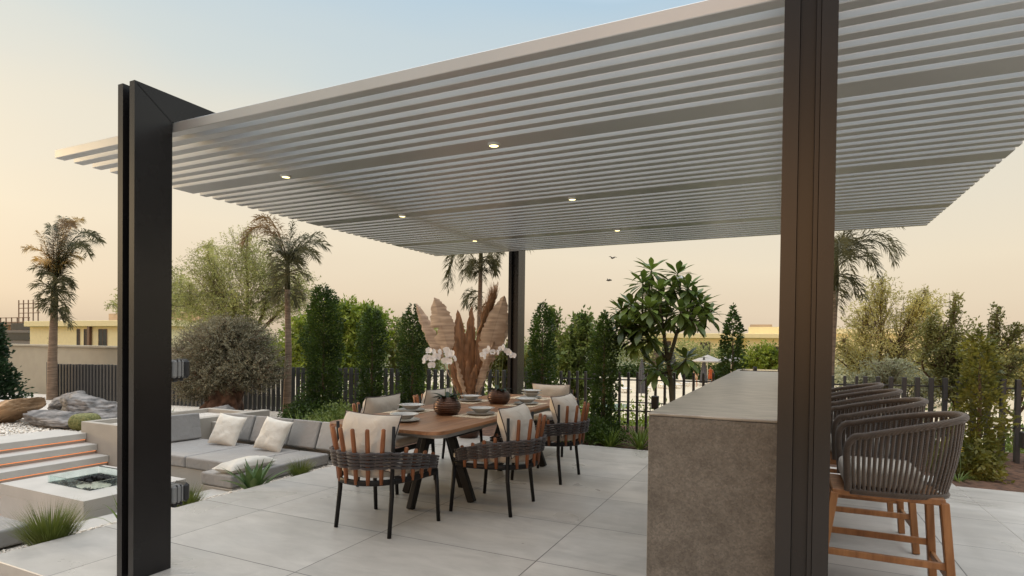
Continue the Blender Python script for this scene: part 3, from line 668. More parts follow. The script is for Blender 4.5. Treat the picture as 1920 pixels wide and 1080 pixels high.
# ================================================================== TABLE
tb = thing('dining_table', 'long teak plank dining table on splayed black legs', 'table', (-2.76, 5.0, 0))
TO = (2.76, -5.0, 0)
def rrect(x0, x1, y0, y1, r, n=6):
    o = []
    for cx, cy, a0 in ((x1-r, y1-r, 0), (x0+r, y1-r, 90), (x0+r, y0+r, 180), (x1-r, y0+r, 270)):
        for k in range(n+1): a = math.radians(a0+90*k/n); o.append((cx+r*math.cos(a), cy+r*math.sin(a)))
    return o
X0, X1, Y0, Y1 = -3.30, -2.21, 3.50, 6.62
mb = MB(); npl = 10; pw = (X1-X0)/npl; oc = rrect(X0, X1, Y0, Y1, .14, 10)
def clipy(x, hi):
    # y extent of the rounded outline at x
    r = .14
    e = 0
    if x < X0+r: q = X0+r-x; e = r-math.sqrt(max(0, r*r-q*q))
    if x > X1-r: q = x-(X1-r); e = r-math.sqrt(max(0, r*r-q*q))
    return (Y1-e) if hi else (Y0+e)
for i in range(npl):
    a, b = X0+i*pw+.0012, X0+(i+1)*pw-.0012; m = 5
    top = [(a+(b-a)*k/m, clipy(a+(b-a)*k/m, False)) for k in range(m+1)] + [(b+(a-b)*k/m, clipy(b+(a-b)*k/m, True)) for k in range(m+1)]
    n = len(top); vs = [(x, y, .695) for x, y in top]+[(x, y, .72) for x, y in top]
    mb.add(vs, [tuple(range(n))[::-1], tuple(range(n, 2*n))]+[(k, (k+1) % n, n+(k+1) % n, n+k) for k in range(n)])
mb.obj('tabletop', M['tabletop'], tb, TO)
mb = MB(); oi = rrect(X0+.05, X1-.05, Y0+.1, Y1-.1, .1); n = len(oi)
mb.add([(x, y, .655) for x, y in oi]+[(x, y, .694) for x, y in oi], [tuple(range(n))[::-1], tuple(range(n, 2*n))]+[(k, (k+1) % n, n+(k+1) % n, n+k) for k in range(n)])
mb.obj('apron', M['greyp'], tb, TO)
for cy in (4.33, 5.95):
    for dx, dy in ((.02, -.42), (.36, 0.0), (-.32, .0), (.02, .42)):
        MB().bar((-2.76+dx, cy+dy, .001), (-2.76+dx*.30, cy+dy*.30, .652), .072, .05, .006, upv=(dy, -dx, 0) if abs(dx)+abs(dy) else (0, 0, 1)).obj('leg', M['black'], tb, TO)
    MB().box(-3.0, -2.5, cy-.05, cy+.05, .615, .654, .004).obj('crossbar', M['black'], tb, TO)
MB().box(-2.80, -2.72, 4.2, 6.1, .56, .62, .004).obj('long_beam', M['black'], tb, TO)

# things on the table
def placemat(x, y, rz, lb):
    mb = MB(); mb.box(-.22, .22, -.16, .16, .7205, .7245, .001)
    for s_ in (-1, 1):
        for k in range(22): mb.tube([(s_*.222, -.153+k*.0146, .7225), (s_*.238, -.153+k*.0146+.003, .7222)], .003, 4, caps=False)
    o = mb.obj('placemat', M['mat'], None, (x, y, 0), (0, 0, rz)); return tag(o, lb, 'placemat', 'woven placemats on the table')
def dish(name, prof, m, x, y, z, lb, cat, grp):
    o = MB().lathe(prof, 40).obj(name, M[m], None, (x, y, z)); return tag(o, lb, cat, grp)
PL = [(0, 0), (.075, 0), (.085, .004), (.128, .014), (.131, .017), (.126, .019), (.085, .009), (0.0, .007)]
BW = [(0, 0), (.05, 0), (.055, .003), (.075, .018), (.095, .034), (.118, .040), (.119, .043), (.116, .044), (.092, .039), (.07, .023), (.05, .012), (0, .010)]
sets = [(-2.79, 3.88, 0, 'on the bare teak at the near end of the table', False), (-3.12, 4.45, PI/2, 'on the lounge side mat left of the near orchid pot', True),
        (-2.45, 4.56, PI/2, 'on the bar side mat in front of the near orchid pot', True), (-3.10, 5.53, PI/2, 'on the lounge side mat between the two orchid pots', True),
        (-2.45, 5.56, PI/2, 'on the bar side mat right of the far orchid pot', True), (-2.68, 6.22, 0, 'at the far head of the table', True)]
for x, y, rz, where, pm in sets:
    zz = .7208
    if pm: placemat(x, y, rz, 'cream placemat '+where.replace(' mat', '').replace('side', 'side,')); zz = .7252
    dish('dinner_plate', PL, 'plate2', x, y, zz, 'grey dinner plate '+where, 'plate', 'dinner plates on the table')
    dish('soup_bowl', BW, 'plate', x+.008, y-.004, zz+.0195, 'pale bowl '+where, 'bowl', 'wide rimmed bowls on the table')
    if y > 6: dish('soup_bowl', BW, 'plate', x+.008, y+.004, zz+.050, 'upper bowl of two '+where, 'bowl', 'wide rimmed bowls on the table')

def leafblade(mb, p0, d, ln, wd, droop, fold=.2, n=7, tip=.0, bend=None, mi=0, tp_=3, base=.35, pk=0):
    """a curved strap leaf; d start direction"""
    p = Vector(p0); d = Vector(d).normalized(); side = d.cross(Vector((0, 0, 1)));
    side = side.normalized() if side.length > .05 else Vector((1, 0, 0))
    rows = []
    for i in range(n+1):
        u = i/n; wv = wd*(base+(1-base)*(math.sin(PI*min(1, u*1.15+.05)) if not pk else math.sin(PI*u**pk)))*(1-u**tp_)+tip
        upn = side.cross(d).normalized()
        rows.append((p-side*wv/2+upn*wv*fold, p.copy(), p+side*wv/2+upn*wv*fold))
        d = (d+Vector((0, 0, -1))*droop/n*(0.4+1.2*u)).normalized(); p = p+d*ln/n
    vs = [tuple(q) for r in rows for q in r]; fs = []
    for i in range(n):
        for k in (0, 1): fs.append((i*3+k, i*3+k+1, i*3+k+4, i*3+k+3))
    mb.add(vs, fs, True, mi)
def orchid(x, y, lb, stems, rs):
    rg = random.Random(rs)
    t = thing('orchid_pot', lb, 'potted plant', (x, y, .7207), 0, 'orchid pots on the table')
    prof = [(0, 0), (.05, 0)]
    for i in range(60):
        u = i/59; r = .06+.062*math.sin(PI*min(1, (u*.86+.12)))**.8; r += .0017*math.sin(u*2*PI*8); prof.append((r, .002+u*.155))
    prof += [(prof[-1][0]-.006, .157), (prof[-1][0]-.010, .14), (0, .135)]
    MB().lathe(prof, 36).obj('pot', M['bronze'], t)
    mb = MB()
    for k in range(11):
        a = k*2.4+rg.random(); e = rg.uniform(.2, .9)
        leafblade(mb, (.03*math.cos(a), .03*math.sin(a), .14), (math.cos(a), math.sin(a), e), rg.uniform(.10, .15), .045, .8, .25)
    mb.obj('leaves', M['dkleaf'], t)
    for bx, by, tx, ty, tz, fl in stems:
        mb = MB(); pts = [Vector((bx, by, .13)), Vector((bx*1.1, by, .35)), Vector((bx+(tx-bx)*.3, ty*.5, tz-.02)), Vector((tx, ty, tz)), Vector((tx+(tx-bx)*.5, ty, tz-.03))]
        q = resample([tuple(p) for p in pts], 14); mb.tube(q, .0032, 6); mb.obj('flower_stem', M['stem'], t)
        for dx, dy, dz in fl:
            fb = MB(); c = Vector((tx+dx, ty+dy, tz+dz)); yaw = rg.uniform(-.9, .5)-.1; til = rg.uniform(-.2, .3)
            Rm = Matrix.Rotation(yaw, 3, 'Z') @ Matrix.Rotation(til, 3, 'X')
            for j, (an, ln, wdd) in enumerate([(90, .036, .030), (210, .036, .028), (330, .036, .028), (20, .042, .052), (160, .042, .052), (270, .018, .02)]):
                a = math.radians(an+rg.uniform(-8, 8)); d = Rm @ Vector((math.cos(a), -.25+rg.uniform(-.1, .1), math.sin(a))); s_ = Rm @ Vector((-math.sin(a), 0, math.cos(a))); nn = d.cross(s_)
                rows = []
                for i in range(6):
                    u = i/5; wv = wdd*math.sin(PI*(.12+.86*u))**.7; cpt = c+d*ln*u+Rm @ Vector((0, -.010*u*u, 0)); rows.append([cpt-s_*wv/2, cpt+Rm @ Vector((0, .004, 0)), cpt+s_*wv/2])
                fb.add([tuple(q_) for r_ in rows for q_ in r_], [(i*3+k, i*3+k+1, i*3+k+4, i*3+k+3) for i in range(5) for k in (0, 1)], True)
            fb.obj('flower', M['petal'], t)
orchid(-2.72, 4.43, 'white orchid in a ribbed bronze pot, nearer pot on the table', [
    (-.02, .0, -.14, .02, .52, [(-.08, 0, -.02), (-.05, -.02, .04), (-.02, -.01, -.03), (0, 0, .03), (.03, -.02, -.01), (-.11, 0, -.05), (-.04, .01, -.09), (.06, 0, .03)]),
    (.02, .01, .02, .0, .53, [(.0, 0, .0), (.04, -.02, .01), (-.03, -.01, -.05), (.075, -.01, -.03), (-.02, 0, .04), (.02, -.02, -.06)])], 5)
orchid(-2.74, 5.50, 'white orchid in a ribbed bronze pot, farther pot on the table', [
    (-.03, .0, -.09, .0, .55, [(-.10, 0, -.04), (-.06, -.01, 0), (-.02, -.01, .03), (.02, 0, -.01), (-.075, 0, -.06)]),
    (.0, .01, .03, .0, .58, [(.0, 0, .0), (.04, -.02, .01), (-.03, -.01, -.04)]),
    (.03, .0, .10, .0, .56, [(.0, 0, .0), (.03, -.02, -.02), (-.03, -.01, .04), (.06, 0, -.05)])], 9)

# ================================================================== DRIED ARRANGEMENT behind the table
t = thing('dried_leaf_vase', 'tall arrangement of dried palm leaves and pampas standing behind the table', 'dried arrangement', (-4.12, 7.3, 0))
MB().lathe([(0, .001), (.13, .001), (.15, .02), (.19, .2), (.18, .38), (.12, .5), (.11, .52), (.10, .52), (.10, .45), (0, .44)], 28).obj('vase', M['bronze'], t)
def bigleaf(px, pz, ln_, wd_, ang, m='dried', base=.5, twist=0, y=0, notch=0, sd=0):
    """broad dried leaf: stem from the vase mouth to a pointed blade; x, z of the tip"""
    tip = Vector((px, y, pz)); b0 = Vector((px*.12, y*.3, .46)); d = (tip-b0).normalized()
    L_ = (tip-b0).length; st_ = L_-ln_
    mb = MB(); mb.tube([b0, b0+d*st_*.5+Vector((0, .01, 0)), b0+d*(st_+ln_*.9)], [.010, .008, .003], 6)
    side = Vector((d.z, 0, -d.x)); side = (Matrix.Rotation(twist, 3, d) @ side); nrm = d.cross(side); n = 34
    rg = random.Random(sd)
    for sgn in (-1, 1):
        rows = []
        for i in range(n+1):
            u = i/n; wv = wd_/2*(math.sin(PI*u**.75)**.65 if 0 < u < 1 else 0.02)*(1-.22*rg.random()**3-.05*(i % 2))
            if notch and sgn == notch and .35 < u < .5: wv *= .55
            c = b0+d*(st_+ln_*u); rows.append([c, c+side*sgn*wv*.5+nrm*.015*math.sin(u*9), c+side*sgn*wv+nrm*(.03+.012*math.sin(u*40+sd))])
        mb.add([tuple(q) for r in rows for q in r], [(i*3+k, i*3+k+1, i*3+k+4, i*3+k+3) if sgn < 0 else (i*3+k+3, i*3+k+4, i*3+k+1, i*3+k) for i in range(n) for k in (0, 1)], True)
    mb.obj('dried_leaf', M[m], t)
bigleaf(-.97, 1.95, .98, .20, 0, sd=1, y=.05, twist=.3)
bigleaf(-.58, 2.02, .82, .44, 0, sd=2, y=-.05, notch=-1)
bigleaf(.57, 2.02, 1.0, .40, 0, sd=3, y=-.05, twist=.15)
bigleaf(.70, 1.96, .9, .16, 0, sd=13, y=.12, twist=.9)
bigleaf(-.32, 1.66, .85, .20, 0, 'dried2', sd=4, y=.08, twist=.6)
bigleaf(-.20, 1.84, 1.05, .22, 0, 'dried2', sd=5, y=.0, twist=.6)
bigleaf(.00, 1.90, 1.1, .20, 0, 'dried2', sd=15, y=.08, twist=1.0)
bigleaf(.14, 1.80, .98, .24, 0, 'dried2', sd=6, y=.1, twist=-.6)
bigleaf(.28, 1.82, 1.0, .18, 0, 'dried2', sd=16, y=.12, twist=-.9)
bigleaf(.44, 1.38, .80, .13, 0, 'dried', sd=7, y=-.1)
bigleaf(-.34, 1.25, .68, .12, 0, 'dried2', sd=8, y=-.1, twist=.5)
bigleaf(-.16, 1.10, .55, .13, 0, 'dried', sd=10, y=-.14, twist=-.6)
bigleaf(.04, 1.16, .60, .15, 0, 'dried2', sd=9, y=-.12)
bigleaf(.18, 1.05, .52, .12, 0, 'dried2', sd=11, y=-.12, twist=.7)
for k, (tx, tz) in enumerate([(.62, 2.30), (.50, 2.22)]):
    rg = random.Random(k); mb = MB()
    for i in range(230):
        u = rg.random(); b0 = Vector((.10+tx*.30*u, .05*k, 1.45+.42*u)); cur = tx*.3
        p1 = b0+Vector((.10+.05*rg.random(), rg.uniform(-.04, .04), .16)); p2 = p1+Vector((rg.uniform(-.07, .06), rg.uniform(-.04, .04), rg.uniform(.10, .22)))
        mb.tube([b0, p1, p2], [.004, .004, .0015], 3, caps=False)
    mb.tube([(0, 0, .45), (.05+tx*.3, .05*k, 1.3), (.05+tx*.6, .05*k, 1.75)], .005, 5)
    mb.obj('pampas_plume', M['pampas'], t)

# ================================================================== SUNKEN LOUNGE
t = thing('sofa_base', 'concrete bench base carrying the grey seat pads of the sunken lounge', 'bench base', (-6.2, 5, -.5))
o = (6.2, -5, .5)
MB().box(-7.398, -4.97, 4.48, 5.655, -.499, -.132, .004).obj('base', M['concrete'], t, o)
MB().box(-5.43, -4.97, 4.03, 4.478, -.499, -.132, .004).obj('arm_base', M['concrete'], t, o)
MB().box(-5.24, -4.965, 2.40, 4.02, -.499, -.15, .004).obj('low_kerb', M['concrete2'], t, o)
MB().box(-5.75, -4.97, .3, 2.36, -.499, -.142, .004).obj('near_base', M['concrete'], t, o)
def pad(x0, x1, y0, y1, lb, m='grey_f', z0=-.13, z1=0.0, cat='seat pad', nm='seat_pad', g='grey seat pads of the sunken lounge'):
    cx, cy = (x0+x1)/2, (y0+y1)/2
    ob = MB().box(x0-cx, x1-cx, y0-cy, y1-cy, 0, z1-z0).obj(nm, M[m], None, (cx, cy, z0+.0015)); bevel(ob, .022); return tag(ob, lb, cat, g)
pad(-7.39, -6.285, 4.46, 5.40, 'grey seat pad against the left wall of the lounge, under the black socket')
pad(-6.275, -5.445, 4.46, 5.40, 'grey seat pad in the middle of the lounge between two seams')
pad(-5.435, -4.97, 4.03, 5.40, 'long narrow grey seat pad on the terrace side of the lounge, under the rolled pillow')
pad(-5.72, -4.97, .4, 2.34, 'grey seat pad left of the front post, at the edge of the picture')
def backc(x, wd, lb, m='grey_f', rz=0, y=5.50, lean=20, h=.35):
    tt = Matrix.Translation((x, y, .006)) @ Matrix.Rotation(rz, 4, 'Z') @ Matrix.Rotation(math.radians(-lean), 4, 'X')
    ob = MB().box(-wd/2, wd/2, -.055, .055, .0, h).obj('back_cushion', M[m]); bevel(ob, .02); ob.matrix_world = tt
    return tag(ob, lb, 'back cushion', 'grey back cushions of the sunken lounge')
backc(-6.74, .62, 'grey back cushion behind the left white pillow')
backc(-6.07, .66, 'grey back cushion between the two white pillows')
backc(-5.50, .46, 'grey back cushion behind the right white pillow')
backc(-4.95, .60, 'lightest grey back cushion at the terrace end of the lounge', 'grey_fl')
backc(-7.29, .70, 'grey back cushion leaning on the side wall in the far left corner', rz=math.radians(83), y=5.02, lean=10)
def throw(x, y, z, wd, ht, th, rot, lb, m='white_f', sd=0):
    ob = pillow(wd, ht, th, sd, 20).obj('pillow', M[m]); ob.matrix_world = Matrix.Translation((x, y, z)) @ rot; return tag(ob, lb, 'pillow', 'loose white pillows in the lounge')
RX = lambda a: Matrix.Rotation(math.radians(a), 4, 'X'); RZ = lambda a: Matrix.Rotation(math.radians(a), 4, 'Z'); RY = lambda a: Matrix.Rotation(math.radians(a), 4, 'Y')
throw(-6.56, 5.25, .185, .42, .42, .15, RZ(14) @ RX(64) @ RZ(-7), 'cream linen pillow leaning on the back cushions, left of the two', sd=2)
throw(-5.73, 5.24, .19, .42, .42, .15, RZ(8) @ RX(64) @ RZ(-8), 'cream linen pillow leaning on the back cushions, right of the two', sd=7)
throw(-5.13, 4.33, .052, .27, .62, .13, RZ(4), 'white pillow lying flat on the terrace side pad beside the agave', sd=11)

fp = thing('fire_pit', 'square pale stone fire table with a glass guard in the lounge', 'fire table', (-6.15, 3.5, -.5))
o = (6.15, -3.5, .5)
a0, a1, b0, b1, zt = -6.84, -5.47, 2.95, 3.90, -.05
r0, r1, q0, q1 = -6.50, -5.80, 3.18, 3.66
mb = MB()
mb.box(a0, a1, b0, b1, -.499, zt-.10, .004)
for bx in ((a0, r0, b0, b1), (r1, a1, b0, b1), (r0, r1, b0, q0), (r0, r1, q1, b1)): mb.box(*bx, zt-.0995, zt)
mb.obj('stone_body', M['concrete2'], fp, o)
MB().box(r0, r1, q0, q1, zt-.0992, zt-.07).obj('burner_tray', M['sand'], fp, o)
rg = np.random.default_rng(4); mb = MB()
for _ in range(260):
    e = rg.integers(0, 4); u = rg.random(); d = abs(rg.normal(0, .035))
    x, y = [(r0+.02+d, q0+u*(q1-q0)), (r1-.02-d, q0+u*(q1-q0)), (r0+u*(r1-r0), q0+.02+d), (r0+u*(r1-r0), q1-.02-d)][e]
    s_ = rg.uniform(.012, .024); mb.lathe([(0, -s_), (s_, -s_*.4), (s_*.9, s_*.5), (0, s_)], 5, (x, y, zt-.035+rg.uniform(-.03, .02)))
tag(mb.obj('lava_stones', M['lava'], fp, o), kind='stuff')
for bx in ((r0+.005, r1-.005, q0+.004, q0+.012), (r0+.005, r1-.005, q1-.012, q1-.004), (r0+.004, r0+.012, q0+.02, q1-.02), (r1-.012, r1-.004, q0+.02, q1-.02)):
    MB().box(*bx, zt-.06, zt+.07).obj('glass_guard', M['glass'], fp, o)
MB().bar((r0+.01, q1-.008, zt+.073), (r1-.01, q1-.008, zt+.073), .012, .006, 0).obj('guard_clip', M['blackp'], fp, o)

# fixtures on the post and the wall
def fixture(x, y, z, lb):
    t = thing('outdoor_speaker', lb, 'wall light', (x, y, z))
    mb = MB(); mb.box(-.06, .06, .01, .085, -.055, .055, .012); mb.obj('housing', M['greyp'], t)
    mb = MB(); mb.box(-.065, .065, .0865, .125, -.06, .06, .02); mb.obj('end_cap', M['blackp'], t)
    mb = MB()
    for k in (.035, .06): mb.box(-.061, .0615, k, k+.004, -.0565, .0565)
    mb.obj('groove', M['blackp'], t)
    mb = MB(); mb.box(-.045, .045, .02, .05, -.078, -.056, .004); mb.box(-.04, .04, .07, .09, -.075, -.056, .004); mb.obj('bracket', M['blackp'], t)
fixture(-3.35, 2.252, 1.185, 'grey and black boxed fixture high on the back of the left post')
fixture(-3.35, 2.252, .43, 'grey and black boxed fixture low on the back of the left post')
t = thing('outdoor_socket', 'black outdoor socket box on the concrete side wall of the lounge', 'socket', (-7.399, 5.17, .1))
MB().box(0, .05, -.08, .08, -.045, .045, .01).obj('box', M['blackp'], t); MB().box(.051, .066, -.075, .01, -.04, .04, .006).obj('lid', M['blackp'], t)

# ================================================================== ROCKS, CACTUS
def boulder(x, y, z, sx, sy, sz, rz, tilt, m, lb, sd):
    rg = np.random.default_rng(sd); mb = MB(); nrm = rg.normal(size=(26, 3)); nrm /= np.linalg.norm(nrm, axis=1)[:, None]; dd = rg.uniform(.66, .98, 26)
    R_ = Matrix.Rotation(rz, 3, 'Z') @ Matrix.Rotation(tilt, 3, 'Y')
    def f(u, v):
        th = 2*PI*u; ph = PI*v; d = np.array([math.sin(ph)*math.cos(th), math.sin(ph)*math.sin(th), math.cos(ph)])
        k = nrm@d; r = min([1.05]+[dd[i]/k[i] for i in range(26) if k[i] > .05])
        r *= 1+.07*noise3(*(d*2.5+sd))+.05*noise3(*(d*6+sd))+.03*noise3(*(d*15))+.05*noise3(d[0]*2, d[1]*2, d[2]*14)+.014*noise3(*(d*34))
        q = R_ @ Vector((d[0]*r*sx, d[1]*r*sy, d[2]*r*sz)); return q
    mb.grid(f, 110, 60, cu=True); return tag(mb.obj('boulder', M[m], None, (x, y, z)), lb, 'boulder')
boulder(-10.5, 4.62, .24, .55, .34, .20, .30, -.42, 'rock2', 'tan slab boulder tilted up on the far left of the pebbles', 2)
boulder(-10.35, 5.35, .30, .36, .22, .18, .2, -.35, 'rock1', 'dark pointed rock tip rising behind the tan boulder', 5)
boulder(-9.6, 5.30, .22, .72, .40, .28, -.05, .05, 'rock1', 'largest grey veined boulder, behind the low flat one', 12)
boulder(-9.42, 4.70, .19, .68, .26, .13, .08, 0, 'rock1', 'low flat grey boulder lying in front of the largest one', 8)
boulder(-8.9, 7.0, .08, .22, .2, .15, .3, 0, 'rock1', 'small rounded grey rock beside the olive trunk', 9)
t = thing('barrel_cactus', 'squat golden barrel cactus between the grey boulder and the planter box', 'cactus', (-8.72, 4.72, .10))
def cac(u, v):
    a = 2*PI*u; ph = PI*v; r = .19*math.sin(ph)**.7*(1-.09*abs(math.cos(a*9))); return (r*math.cos(a), r*math.sin(a), .11+.125*math.cos(ph)-.03*math.exp(-(v*9)**2))
MB().grid(cac, 108, 20, cu=True).obj('ribbed_body', M['cactus'], t)
t = tag(MB().box(-.2, .2, -.15, .15, 0, .2, .005).obj('concrete_block', M['concrete2'], None, (-10.6, 7.1, bed_z(-10.6, 7.1))), 'small pale concrete block behind the right end of the boulders', 'block')

# ================================================================== SMALL PLANTS
def tuft(x, y, z, r, h, n, lb, m='grass', sd=0, wd=.006, grp='tufts of ornamental grass', name='ornamental_grass', cat='grass tuft', droop=.7):
    rg = random.Random(sd); t = thing(name, lb, cat, (x, y, z), 0, grp); mb = MB()
    for k in range(n):
        a = rg.uniform(0, 2*PI); q = rg.random()**.6; e = 3.6-2.2*q
        leafblade(mb, (r*.28*q*math.cos(a), r*.28*q*math.sin(a), 0), (math.cos(a), math.sin(a), e), h*rg.uniform(.65, 1.15), wd*rg.uniform(.7, 1.3), droop*rg.uniform(.2, 1.3), .15, 5)
    mb.obj('blades', M[m], t); return t
tuft(-4.62, 2.28, -.14, .22, .36, 1100, 'largest grass tuft, left of the front post at the terrace edge', sd=1, wd=.0045)
tuft(-4.66, 3.33, -.14, .17, .26, 650, 'grass tuft just right of the front post, before the agave', sd=2, wd=.0045)
tuft(-4.66, 4.62, -.14, .14, .27, 600, 'farthest grass tuft, between the agave and the dining chairs', sd=3, wd=.0045)
tuft(-4.7, 2.85, -.14, .2, .34, 26, 'sparse long leaved plant partly hidden behind the front post', 'grass2', 4, .014, 'strap leaved plants', 'strap_leaf_plant', 'plant', 1.6)
def agave(x, y, z, n, ln, wd, lb, m, sd, droop, cat='agave', name='agave_plant', e0=(.4, 2.2), grp=None):
    rg = random.Random(sd); t = thing(name, lb, cat, (x, y, z), 0, grp); mb = MB()
    for k in range(n):
        a = k*2.4+rg.uniform(-.2, .2); u = k/n
        leafblade(mb, (.03*math.cos(a), .03*math.sin(a), .0), (math.cos(a), math.sin(a), e0[0]+(e0[1]-e0[0])*u), ln*rg.uniform(.75, 1.1), wd, droop*rg.uniform(.6, 1.3)*(1.2-u), .28, 9)
    mb.obj('leaves', M[m], t); return t
agave(-4.66, 4.03, -.13, 17, .40, .074, 'blue green agave with drooping tips at the terrace edge beside the lounge', 'agave', 3, .75, e0=(.7, 2.6))
yl = ['spiky strap leaved plant behind the back cushions next to the side wall', 'bright spiky plant behind the second back cushion', 'full spiky plant in front of the tallest hedge column',
      'spiky plant behind the lightest back cushion', 'low spiky plant beside the near head chair cushion']
for i, (x, y, n, ln) in enumerate([(-6.85, 6.15, 30, .42), (-6.45, 6.4, 46, .52), (-5.9, 6.5, 60, .55), (-5.45, 6.25, 40, .42), (-4.95, 6.2, 34, .40)]):
    agave(x, y, bed_z(x, y), n, ln, .030, yl[i], 'grass2', 20+i, 1.3, 'spiky plant', 'strap_leaf_plant', (.5, 3), 'spiky plants behind the lounge')
yl = ['strap leaved clump at the terrace edge under the near hedge column', 'strap leaved clump left of the stone bar', 'strap leaved clump beside the far bar side chair', 'pale strap leaved clump against the stone bar by the fence']
for i, (x, y, n, ln) in enumerate([(-2.15, 7.75, 40, .38), (-1.75, 7.8, 46, .45), (-2.85, 7.8, 36, .40), (-1.45, 8.1, 34, .55)]):
    agave(x, y, bed_z(x, y), n, ln, .026, yl[i], 'grass2', 40+i, 1.2, 'strap leaved plant', 'strap_leaf_plant', (.4, 3), 'strap leaved clumps behind the terrace')
for i, (x, y, lb) in enumerate([(-11.0, 7.2, 'small spiky plant before the left fence right of the boulders'), (-10.2, 6.9, 'yellow green plant beside the front post behind the planter box')]):
    agave(x, y, bed_z(x, y), 22, .34, .03, lb, 'grass2', 50+i, 1.0, 'plant', 'strap_leaf_plant', (.6, 3))
t = thing('flowering_plant', 'thin plant with one yellow flower at the foot of the right column shrub', 'flower', (1.66, 7.45, -.03))
MB().tube([(0, 0, 0), (.01, 0, .15), (.0, .01, .33)], .004, 5).obj('stem', M['stem'], t)
mb = MB()
for k in range(12): a = k*.55; leafblade(mb, (0, .01, .33+.02*(k % 3)-.02), (math.cos(a), math.sin(a), .5), .045, .03, .6, .1, 4)
mb.obj('petals', M['yflower'], t)
mb = MB(); rg = random.Random(2)
for k in range(40): a = rg.uniform(0, 6.3); leafblade(mb, (.02*math.cos(a), .02*math.sin(a), 0), (math.cos(a), math.sin(a), rg.uniform(.5, 2)), rg.uniform(.1, .2), .012, .9, .1, 4)
mb.obj('leaves', M['grass2'], t)
def garden_light(x, y, lb, h=.5):
    t = thing('garden_light', lb, 'garden light', (x, y, bed_z(x, y))); MB().tube([(0, 0, 0), (0, 0, h-.1)], .012, 8).obj('spike', M['blackp'], t); MB().box(-.05, .05, -.06, .06, h-.1, h+.10, .01).obj('lamp_head', M['blackp'], t)
garden_light(-1.82, 9.1, 'black box light on a spike at the fence beside the frangipani', .52)
garden_light(-1.62, 8.7, 'lower black box light on a spike left of the stone bar', .28)
garden_light(2.62, 8.9, 'black box light on a spike at the right edge of the picture', .35)
garden_light(2.30, 9.0, 'dark box light on a spike beside the right column shrub', .27)

# ================================================================== TREES AND SHRUBS
def unit(n, rg): v = rg.normal(size=(n, 3)); return v/np.linalg.norm(v, axis=1)[:, None]
def column(x, y, r, h, n, lb, m='hedge', z0=None, leaf=.05, sd=0, taper=.15, grp='clipped column hedges', name='column_hedge', cat='column hedge', wob=.34):
    z = bed_z(x, y) if z0 is None else z0
    rg = np.random.default_rng(sd); t = thing(name, lb, cat, (x, y, z), 0, grp)
    zz = rg.random(n)*h; a = rg.random(n)*2*PI; q = rg.random(n)**.45
    pr = np.clip((zz/h), 0, 1); R = r*(1-taper*pr)*np.clip((1-pr)*9, .0, 1)**.5*np.clip(pr*14+.4, 0, 1)
    ph = rg.random(6)*6
    zz = zz+.10*np.sin(a*2+ph[2])*pr+.06*rg.random(n)*pr; R = R*(1+wob*np.sin(zz*5.1+a*2+ph[0])*.6+wob*.5*np.sin(zz*11+a*3+ph[1])+.12*wob*np.sin(zz*23+a*5))
    rr = R*q*np.where(rg.random(n) < .12, 1+.38*rg.random(n), 1)
    P = np.stack([rr*np.cos(a), rr*np.sin(a), zz+rg.normal(0, .02, n)], 1)
    D = unit(n, rg)*.8+np.stack([np.cos(a), np.sin(a), .5*np.ones(n)], 1)
    leafmesh('crown', P, D, unit(n, rg), leaf*rg.uniform(.6, 1.3, n), leaf*.55*rg.uniform(.6, 1.2, n), M[m], t)
    MB().tube([(0, 0, -.1), (.01, 0, h*.5), (0, .01, h*.88)], [.03, .022, .006], 6).obj('trunk', M['bark'], t)
    return t
column(-7.95, 8.45, .35, 2.55, 15000, 'tallest clipped column hedge, right of the slim palm trunk', z0=-.28, sd=1, leaf=.055)
column(-6.92, 8.6, .255, 1.98, 7500, 'shorter column hedge second from the left, left of the dried leaves', sd=2, leaf=.052, z0=-.15)
column(-6.02, 8.6, .25, 2.0, 7500, 'column hedge behind the left dried palm leaves', sd=3, leaf=.052)
column(-3.52, 8.6, .23, 1.95, 7500, 'column hedge right beside the back post', sd=4, leaf=.05)
column(-2.40, 8.25, .195, 1.76, 7000, 'column hedge left of the frangipani, reaching the terrace edge', sd=5, leaf=.046)
column(-.70, 9.05, .17, 1.85, 3600, 'slim dark column shrub above the far end of the stone bar', sd=6, leaf=.055, wob=.35)
column(1.98, 8.15, .20, 1.52, 3600, 'loose yellow green column shrub right of the bar stools', 'hedgeR', sd=7, leaf=.06, wob=.55)
column(-16.6, 6.8, .95, 2.9, 15000, 'dark conical evergreen at the far left edge', 'bushL', z0=-1.0, sd=8, leaf=.10, taper=.75, grp=None, name='conifer', cat='conifer', wob=.25)
def lowbush(x, y, z, rx, ry, h, n, lb, m, leaf, sd, name='shrub', grp=None, kind=None):
    rg = np.random.default_rng(sd); v = unit(n, rg); q = rg.random(n)**.4; a = np.arctan2(v[:, 1], v[:, 0])
    k = 1+.18*np.sin(a*3+sd)+.12*np.sin(a*7+v[:, 2]*5+sd*2)
    P = v*q[:, None]*k[:, None]*np.array([rx, ry, h]); P[:, 2] = np.abs(P[:, 2])
    if kind:
        o = leafmesh(name, P, unit(n, rg)+v, unit(n, rg), leaf*rg.uniform(.6, 1.3, n), leaf*.5, M[m]); o.location = (x, y, z); return tag(o, lb, 'ground cover', None, kind)
    t = thing(name, lb, 'shrub', (x, y, z), 0, grp)
    leafmesh('foliage', P, unit(n, rg)+v, unit(n, rg), leaf*rg.uniform(.6, 1.3, n), leaf*.5, M[m], t)
    mb = MB()
    for j in range(5): mb.tube([(0, 0, 0), tuple(P[j]*.5), tuple(P[j]*.95)], [.012, .008, .003], 5)
    mb.obj('stems', M['bark'], t)
    return t
